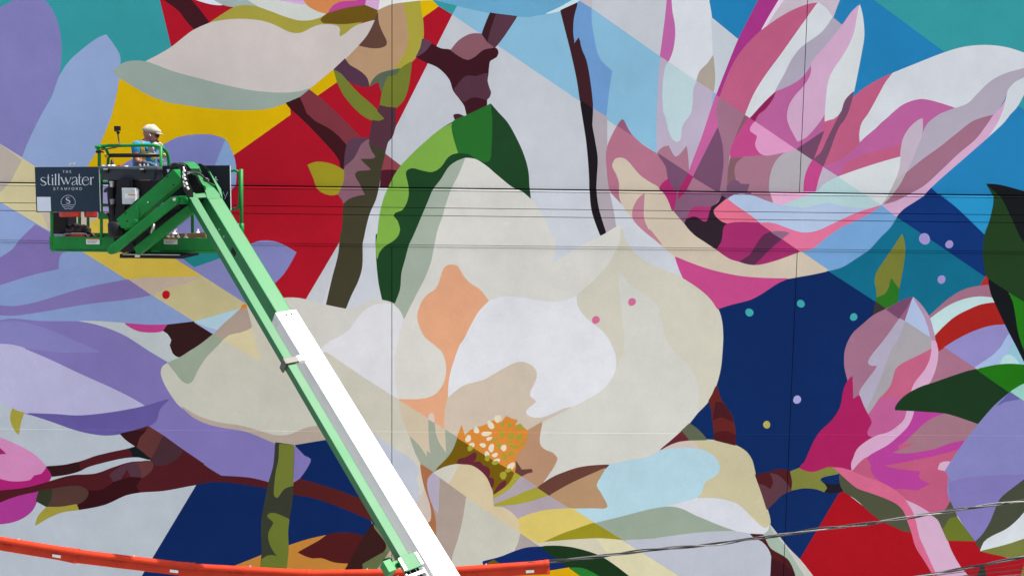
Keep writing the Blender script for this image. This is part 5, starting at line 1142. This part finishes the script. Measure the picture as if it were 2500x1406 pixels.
# ------------------------------------------------------------------ the painter
M_SKIN = mat('skin', (0.26, 0.10, 0.065), 0.5, var=0.10, scale=25)
M_SHIRT = mat('turquoise_shirt', (0.012, 0.20, 0.38), 0.85, var=0.12, scale=14, bump=1.0, bscale=11)
M_PANTS = mat('dark_trousers', (0.04, 0.045, 0.06), 0.9)
M_CAPC = mat('cream_cap', (0.36, 0.32, 0.26), 0.9, var=0.06, scale=40, bump=0.3, bscale=120)
M_GLOVE = mat('blue_grey_glove', (0.055, 0.070, 0.10), 0.85, var=0.25, scale=40)
M_HARN = mat('harness_yellow', (0.42, 0.30, 0.03), 0.7, var=0.15, scale=30)
M_GLASS = mat('sunglasses_black', (0.008, 0.008, 0.010), 0.15)
M_RESP = mat('respirator_grey', (0.26, 0.26, 0.28), 0.55, var=0.1, scale=40)
def skin_mesh(nodes, edges, sub=2):
    """surface grown round a skeleton: nodes = [(co, radius)]"""
    me = bpy.data.meshes.new('tmp'); me.from_pydata([tuple(n[0]) for n in nodes], edges, []); me.update()
    o = bpy.data.objects.new('tmp', me); C.objects.link(o)
    md = o.modifiers.new('skin', 'SKIN')
    for i, n in enumerate(nodes):
        r = n[1] if isinstance(n[1], tuple) else (n[1], n[1])
        me.skin_vertices[0].data[i].radius = r
        me.skin_vertices[0].data[i].use_root = (i == 0)
    md.use_smooth_shade = True
    s = o.modifiers.new('sub', 'SUBSURF'); s.levels = sub; s.render_levels = sub
    dg = bpy.context.evaluated_depsgraph_get()
    bm = bmesh.new(); bm.from_mesh(o.evaluated_get(dg).to_mesh())
    bpy.data.objects.remove(o); return bm
PY0 = -1.35
def B(px, py, dy=0.0): return W(px, py, PY0 + dy)
person = thing('person', 'man in cream flat cap, sunglasses and turquoise T-shirt leaning on the tool tray', 'person')
pel, waist, chest, uch, nb, nt = B(350, 458), B(352, 425), B(354, 388), B(356, 362), B(359, 347), B(365, 335)
shR, elR, wrR = B(337, 358, -0.20), B(334, 395, -0.27), B(354, 398, -0.30)
shL, elL, wrL = B(371, 358, 0.18), B(386, 388, 0.24), B(400, 399, 0.10)
hipR, knR, anR = B(346, 468, -0.10), B(352, 528, -0.12), Vector((B(346, 590, -0.1).x, PY0-0.11, FZ+0.07))
hipL, knL, anL = B(356, 468, 0.10), B(362, 528, 0.12), Vector((B(362, 590, 0.1).x, PY0+0.12, FZ+0.07))
toeR, toeL = anR + Vector((0.16, -0.02, -0.03)), anL + Vector((0.16, 0.03, -0.03))
nodes = [(pel, (0.13, 0.15)), (waist, (0.115, 0.14)), (chest, (0.125, 0.16)), (uch, (0.105, 0.14)), (nb, 0.065), (nt, 0.055),
         (shR, 0.075), (elR, 0.046), (wrR, 0.034), (shL, 0.072), (elL, 0.044), (wrL, 0.033),
         (hipR, 0.10), (knR, 0.068), (anR, 0.05), (toeR, 0.04), (hipL, 0.10), (knL, 0.068), (anL, 0.05), (toeL, 0.04)]
edges = [(0,1),(1,2),(2,3),(3,4),(4,5),(3,6),(6,7),(7,8),(3,9),(9,10),(10,11),(0,12),(12,13),(13,14),(14,15),(0,16),(16,17),(17,18),(18,19)]
bm = skin_mesh(nodes, edges)
# head, facing right and a little towards the wall
HC = B(368.5, 327.0)
fw_ = Vector((0.97, 0.22, -0.10)).normalized(); sd_ = fw_.cross(Z_).normalized(); up_ = sd_.cross(fw_).normalized()
def H(a, b, c): return HC + fw_*a + sd_*b + up_*c            # forward, to his right (camera), up
hb = bmesh.new(); bmesh.ops.create_icosphere(hb, subdivisions=4, radius=1.0)
for v in hb.verts:
    n = v.co.copy(); a, b, c = n.x, n.y, n.z
    x, y, z = a*0.098, b*0.077, c*0.122
    if c < -0.15:                                            # jaw: narrower and carried forward
        k = (-0.15 - c)/0.85; y *= 1 - 0.28*k; x = x*(1-0.10*k) + 0.020*k
    if a > 0.6 and -0.35 < c < 0.05: x -= 0.006              # eye line set back
    if a > 0.5 and abs(b) < 0.35:                            # nose, lips, chin on the mid line
        w = 1 - abs(b)/0.35
        x += w*0.026*math.exp(-((c+0.10)/0.13)**2) + w*0.009*math.exp(-((c+0.46)/0.07)**2) + w*0.008*math.exp(-((c+0.58)/0.06)**2) + w*0.013*math.exp(-((c+0.82)/0.12)**2)
        if b and abs(b) < 0.2: x += 0.010*math.exp(-((c+0.20)/0.06)**2)
    v.co = H(x, y, z)
me_h = bpy.data.meshes.new('h'); hb.to_mesh(me_h); hb.free(); bm.from_mesh(me_h)
for s in (-1, 1):                                            # ears
    eb = bmesh.new(); bmesh.ops.create_icosphere(eb, subdivisions=2, radius=1.0)
    for v in eb.verts: v.co = H(-0.012 + v.co.x*0.019, s*(0.076 + v.co.y*0.010), -0.018 + v.co.z*0.032)
    me_e = bpy.data.meshes.new('e'); eb.to_mesh(me_e); eb.free(); bm.from_mesh(me_e)
body = obj('body', bm, M_SKIN, person, True)
# beard stubble and hair shadow are part of the skin; clothes
sh_nodes = [(pel + Z_*0.03, (0.140, 0.165)), (waist, (0.13, 0.155)), (chest, (0.142, 0.175)), (uch, (0.118, 0.150)), (nb - Z_*0.005, 0.078),
            (shR, 0.090), (shR.lerp(elR, 0.72), 0.072), (shL, 0.086), (shL.lerp(elL, 0.62), 0.070)]
obj('shirt', skin_mesh(sh_nodes, [(0,1),(1,2),(2,3),(3,4),(3,5),(5,6),(3,7),(7,8)]), M_SHIRT, person, True)
obj('trousers', skin_mesh([(pel, (0.140, 0.160)), (hipR, 0.112), (knR, 0.082), (anR+Z_*0.03, 0.066), (hipL, 0.112), (knL, 0.082), (anL+Z_*0.03, 0.066), (waist.lerp(pel, 0.5), (0.125, 0.148))], [(0,1),(1,2),(2,3),(0,4),(4,5),(5,6),(0,7)]), M_PANTS, person, True)
for an, toe in ((anR, toeR), (anL, toeL)):
    obj('boot', skin_mesh([(an + Z_*0.05, 0.062), (an - Z_*0.005, 0.062), (an.lerp(toe, 0.6), 0.055), (toe, 0.048)], [(0,1),(1,2),(2,3)]), M_BLACK, person, True)
# flat cap
cbm = bmesh.new(); bmesh.ops.create_icosphere(cbm, subdivisions=4, radius=1.0)
for v in cbm.verts:
    a, b, c = v.co
    z = 0.048 + c*(0.083 if c > 0 else 0.044)
    x = a*0.122 + 0.006; y = b*0.098
    if c > 0: x += 0.020*c; z -= 0.050*max(0, a)*c            # crown pulled down on to the peak
    z -= 0.014*max(0, a)
    z += 0.004*math.sin(8*a+3*b) * max(0, c)
    v.co = H(x, y, z)
obj('cap', cbm, M_CAPC, person, True)
pk = bmesh.new()
for r0, h0 in ((1.0, 0.0),):
    top = []; bot = []
    for k in range(-8, 9):
        an_ = k/8*1.15
        for q, (f, z) in enumerate(((0.105, 0.030), (0.152, 0.008))):
            pass
        top.append((H(0.085*math.cos(an_)+0.018, 0.088*math.sin(an_), 0.034), H(0.128*math.cos(an_)+0.030, 0.082*math.sin(an_), 0.013)))
    va = [(pk.verts.new(a), pk.verts.new(b), pk.verts.new(b - up_*0.008), pk.verts.new(a - up_*0.010)) for a, b in top]
    for p, q in zip(va, va[1:]):
        for i in range(4): pk.faces.new((p[i], p[(i+1)%4], q[(i+1)%4], q[i]))
    pk.faces.new(va[0]); pk.faces.new(va[-1][::-1])
obj('cap_peak', pk, M_CAPC, person, True)
# sunglasses, earbud
def shades(bm):
    tube(bm, [H(-0.01, 0.080, 0.0), H(0.05, 0.079, -0.004), H(0.080, 0.068, -0.012)], 0.0045, 8, 3)
    tube(bm, [H(-0.01, -0.080, 0.0), H(0.05, -0.079, -0.004), H(0.080, -0.068, -0.012)], 0.0045, 8, 3)
    for s in (-1, 1):
        rim = []
        for k in range(12):
            u = 2*math.pi*k/12; rim.append((0.040 + 0.030*math.cos(u), -0.022 + 0.021*math.sin(u)))
        va = [bm.verts.new(H(0.106 - 8.5*(yy*yy)*0.9, s*yy, zz)) for yy, zz in rim]
        bm.faces.new(va)
        vb = [bm.verts.new(H(0.101 - 8.5*(yy*yy)*0.9, s*yy, zz)) for yy, zz in rim]
        for k in range(12): bm.faces.new((va[k], va[(k+1)%12], vb[(k+1)%12], vb[k]))
    tube(bm, [H(0.105, -0.012, -0.016), H(0.110, 0, -0.014), H(0.105, 0.012, -0.016)], 0.004, 6, 2)
part('sunglasses', shades, M_GLASS, person)
part('earbud', lambda bm: tube(bm, [H(-0.006, 0.088, -0.010), H(0.002, 0.089, -0.022), H(0.008, 0.088, -0.036)], 0.006, 8, 3), M_LET, person, True)
# goatee
def beard(bm):
    bmesh.ops.create_icosphere(bm, subdivisions=3, radius=1.0)
    for v in bm.verts: v.co = H(0.088 + v.co.x*0.022, v.co.y*0.032, -0.096 + v.co.z*0.022)
part('goatee', beard, mat('stubble', (0.05, 0.03, 0.025), 0.9), person, True)
# harness webbing over the shirt
def web(bm, pts, w=0.022):
    P = catmull3([Vector(p) for p in pts], 6); prev = None
    for i, p in enumerate(P):
        t = (P[min(i+1, len(P)-1)]-P[max(i-1, 0)]).normalized(); n = Y_*-1
        s = t.cross(n).normalized()*w
        q = [bm.verts.new(p+s), bm.verts.new(p-s), bm.verts.new(p-s+Y_*0.006), bm.verts.new(p+s+Y_*0.006)]
        if prev:
            for k in range(4): bm.faces.new((prev[k], prev[(k+1)%4], q[(k+1)%4], q[k]))
        prev = q
part('harness', lambda bm: (web(bm, [B(337, 344.5, -0.12), B(341, 347.5, -0.20), B(345.5, 352, -0.25), B(348, 362, -0.27), B(350, 378, -0.27), B(350, 395, -0.26), B(349, 412, -0.25)], 0.023), web(bm, [B(346, 370, -0.212), B(356, 372, -0.20), B(372, 374, -0.15)], 0.008)), M_HARN, person)
part('harness_buckle', lambda bm: add_box(bm, B(341.5, 387, -0.225), X_*0.018, Y_*0.006, Z_*0.026, 0.004), M_CAN, person)
part('chest_badge', lambda bm: lathe(bm, [(0, -0.012), (0.026, -0.010), (0.028, 0.0), (0, 0.004)], B(374.5, 386, -0.19), Y_, 18), M_YEL, person)
# half-mask respirator hanging under the chin
def resp(bm):
    lathe(bm, [(0, 0), (0.040, 0.002), (0.044, 0.012), (0.044, 0.034), (0.036, 0.044), (0, 0.046)], B(366.5, 364, -0.235), Vector((0.2, 1, 0.1)), 20)
part('respirator_filter', resp, M_RESP, person, False)
def resp2(bm):
    bmesh.ops.create_icosphere(bm, subdivisions=3, radius=1.0)
    c = B(381, 356, -0.06)
    for v in bm.verts: v.co = c + Vector((v.co.x*0.060, v.co.y*0.065, v.co.z*0.050 - 0.02*max(0, v.co.x)))
part('respirator_mask', resp2, M_RESP, person, True)
part('respirator_strap', lambda bm: tube(bm, [B(371, 362, -0.2), B(374, 368, -0.2), B(380, 375, -0.17)], 0.005, 6, 4), M_CAN, person, True)
part('respirator_strap', lambda bm: tube(bm, [B(382, 352, -0.08), B(389, 349, -0.08), B(394, 351, -0.07), B(398, 357, -0.05)], 0.006, 6, 4), M_CAN, person, True)
# gloved hands: palm, four fingers, thumb
def glove(wr, fwd, dn, side, curl):
    """fwd along the hand, dn towards the palm side, side towards the thumb"""
    bmx = bmesh.new(); bmesh.ops.create_icosphere(bmx, subdivisions=3, radius=1.0)
    for v in bmx.verts: v.co = wr + fwd*(0.045 + v.co.x*0.056) + side*(v.co.y*0.044) + dn*(v.co.z*0.022)
    for k, (s, L) in enumerate(((0.033, 0.070), (0.011, 0.080), (-0.011, 0.076), (-0.032, 0.060))):
        p0 = wr + fwd*0.082 + side*s
        p1 = p0 + fwd*(L*0.45) + dn*(0.012*curl); p2 = p1 + fwd*(L*0.26) + dn*(L*0.30*curl); p3 = p2 + fwd*(L*0.05) + dn*(L*0.34*curl)
        tube(bmx, [p0, p1, p2, p3], 0.0105, 8, 3)
    t0 = wr + fwd*0.035 + side*0.036
    tube(bmx, [t0, t0 + side*0.026 + fwd*0.022 + dn*0.01, t0 + side*0.030 + fwd*0.052 + dn*0.024], 0.0125, 8, 3)
    tube(bmx, [wr - fwd*0.03, wr + fwd*0.01], 0.038, 12)
    return obj('glove', bmx, M_GLOVE, person, True)
dR = Vector((1, 0.05, -0.08)).normalized()
glove(wrR, dR, Vector((-0.05, 0.1, -1)).normalized(), Vector((0.1, 1, 0.1)).normalized(), 0.9)
dL = Vector((0.3, -1, -0.15)).normalized()
glove(wrL, dL, Vector((0, -0.1, -1)).normalized(), Vector((1, 0.3, 0)).normalized(), 0.9)
root_at(person, (pel.x, PY0, FZ))
# ------------------------------------------------------------------ orange line guards on the overhead cable
M_ORG = mat('orange_guard', (0.43, 0.029, 0.007), 0.55, var=0.12, scale=5, dirt=0.10, spec=0.2)
GY = -3.2
top_line = [(-290, 1262), (-85, 1294), (193, 1340), (478, 1374.5), (760, 1390), (1050, 1386), (1340, 1366)]
labs = ['orange plastic line guard running off the left edge of the picture', 'second orange line guard from the left, white tag near its right end', 'third orange line guard from the left, crossing the green painted stem', 'orange line guard passing behind the foot of the white boom', 'last orange line guard on the right, where the twisted cable enters']
def guard(pa, pb, lab, sticker):
    p, q = W(*pa, GY), W(*pb, GY); L = (q-p).length; d = (q-p).normalized()
    u = (Z_ - d*Z_.dot(d)).normalized(); s = d.cross(u).normalized()
    g = thing('line_guard', lab, 'line guard', 'orange guards on the overhead cable')
    def prof(rs, ext):                                        # round hood above, two flat skirts below
        R = 0.040*rs; pts = []
        for k in range(13):
            a = math.radians(-25 + 230*k/12); pts.append((R*math.cos(a), -0.045 + R*math.sin(a)))
        pts = pts + [(-0.020*rs, -0.074), (-0.040*rs, -0.158*ext), (-0.033*rs, -0.158*ext), (-0.012*rs, -0.080), (0.012*rs, -0.080), (0.033*rs, -0.158*ext), (0.040*rs, -0.158*ext), (0.020*rs, -0.074)]
        return pts
    def sweep(bm, stations):
        rings = []
        for t, rs, ext in stations:
            rings.append([bm.verts.new(p + d*t + s*x + u*z) for x, z in prof(rs, ext)])
        for a, b in zip(rings, rings[1:]):
            n = len(a)
            for k in range(n): bm.faces.new((a[k], a[(k+1)%n], b[(k+1)%n], b[k]))
    part('hood', lambda bm: sweep(bm, [(-0.05, 1, 1), (L*0.5, 1.0, 1.0), (L-0.20, 1.0, 1.0), (L-0.12, 1.10, 1.02), (L-0.012, 1.12, 1.03)]), M_ORG, g)
    part('coupling', lambda bm: sweep(bm, [(L-0.060, 1.15, 1.035), (L-0.03, 1.22, 1.04), (L+0.002, 1.19, 1.04)]), M_ORG, g)
    if sticker:
        c = p + d*(L-0.24 if sticker == 1 else L-0.30) - u*0.115 - s*0.0
        sd = -1 if (s.y > 0) else 1
        part('white_tag', lambda bm: add_box(bm, c + s*sd*0.036 , d*0.050, u*0.017, s*0.002), M_STK, g)
    for f in (0.30, 0.36, 0.40):
        c = p + d*(L*f) - u*0.095; sd = -1 if (s.y > 0) else 1
        part('lug', lambda bm: add_box(bm, c + s*sd*0.030, d*0.012, u*0.014, s*0.006, 0.003), M_ORG, g)
    c = p + d*(L*0.47) + u*0.0
    part('eye_bolt', lambda bm: lathe(bm, [(0, 0.010), (0.005, 0.009), (0.006, -0.01)], c, u, 8), M_STK, g)
    root_at(g, tuple((p+q)/2 - u*0.16))
for k in range(5):
    a, b = top_line[k+1], top_line[k+2]
    guard(a, b, labs[k], 1 if k != 3 else 0)
# ------------------------------------------------------------------ overhead cables
M_CABB = mat('cable_black', (0.016, 0.016, 0.018), 0.4, var=0.2, scale=30)
M_CABS = mat('cable_bare', (0.15, 0.145, 0.14), 0.4, metal=0.6, var=0.2, scale=30)
def resample(pts, n):
    P = catmull3([Vector((x, y, 0)) for x, y in pts], n); return [W(p.x, p.y, GY - 0.35*0) for p in P]
def twisted(lab, pts, n, pitch, rad, r, ph=0.0):
    t = thing('cable_bundle', lab, 'cable')
    P = resample(pts, n); s = 0.0; dist = [0.0]
    for a, b in zip(P, P[1:]): s += (b-a).length; dist.append(s)
    def strand(bm, ph0, slack):
        Q = []
        for p, q in zip(P, dist):
            a = ph0 + ph + 2*math.pi*q/pitch + 0.5*math.sin(q*0.9)
            rr = rad*(0.75 + 0.45*math.sin(q*1.7 + slack))
            Q.append(p + Vector((0, math.cos(a)*rr, math.sin(a)*rr)))
        tube(bm, Q, r, 8)
    for k, m_ in enumerate((M_CABB, M_CABB, M_CABS)):
        part('strand', lambda bm: strand(bm, 2*math.pi*k/3, k*2.0), m_, t, True)
    root_at(t, tuple(P[0]))
twisted('twisted cable bundle rising to the right from the last orange guard', [(1290, 1375), (1341, 1370), (1413, 1362), (1509, 1351.5), (1600, 1341.5), (1728, 1329), (1845, 1312), (1920, 1304), (2000, 1292), (2100, 1280.5), (2213, 1262), (2331, 1245), (2500, 1222), (2900, 1160)], 14, 1.25, 0.018, 0.0085)
twisted('lower twisted cable bundle cutting across the bottom right corner', [(2100, 1428), (2241, 1406), (2363, 1386), (2500, 1358.5), (2900, 1275)], 24, 1.4, 0.016, 0.0085, 1.0)
for lab, pts, r in (('thin dark wire just below the lower cable bundle at bottom right', [(2200, 1420), (2286, 1404), (2400, 1389), (2500, 1375), (2900, 1310)], 0.0035),
                    ('middle dark wire under the cable bundles at bottom right', [(2250, 1422), (2352, 1405), (2500, 1388), (2900, 1340)], 0.006),
                    ('lowest grey wire in the bottom right corner', [(2300, 1425), (2448, 1405), (2500, 1401), (2900, 1372)], 0.006)):
    t = part('wire', lambda bm: tube(bm, resample(pts, 10), r, 6), M_CABB if 'dark' in lab else M_CABS, None, True)
    tag(t, lab, 'wire')
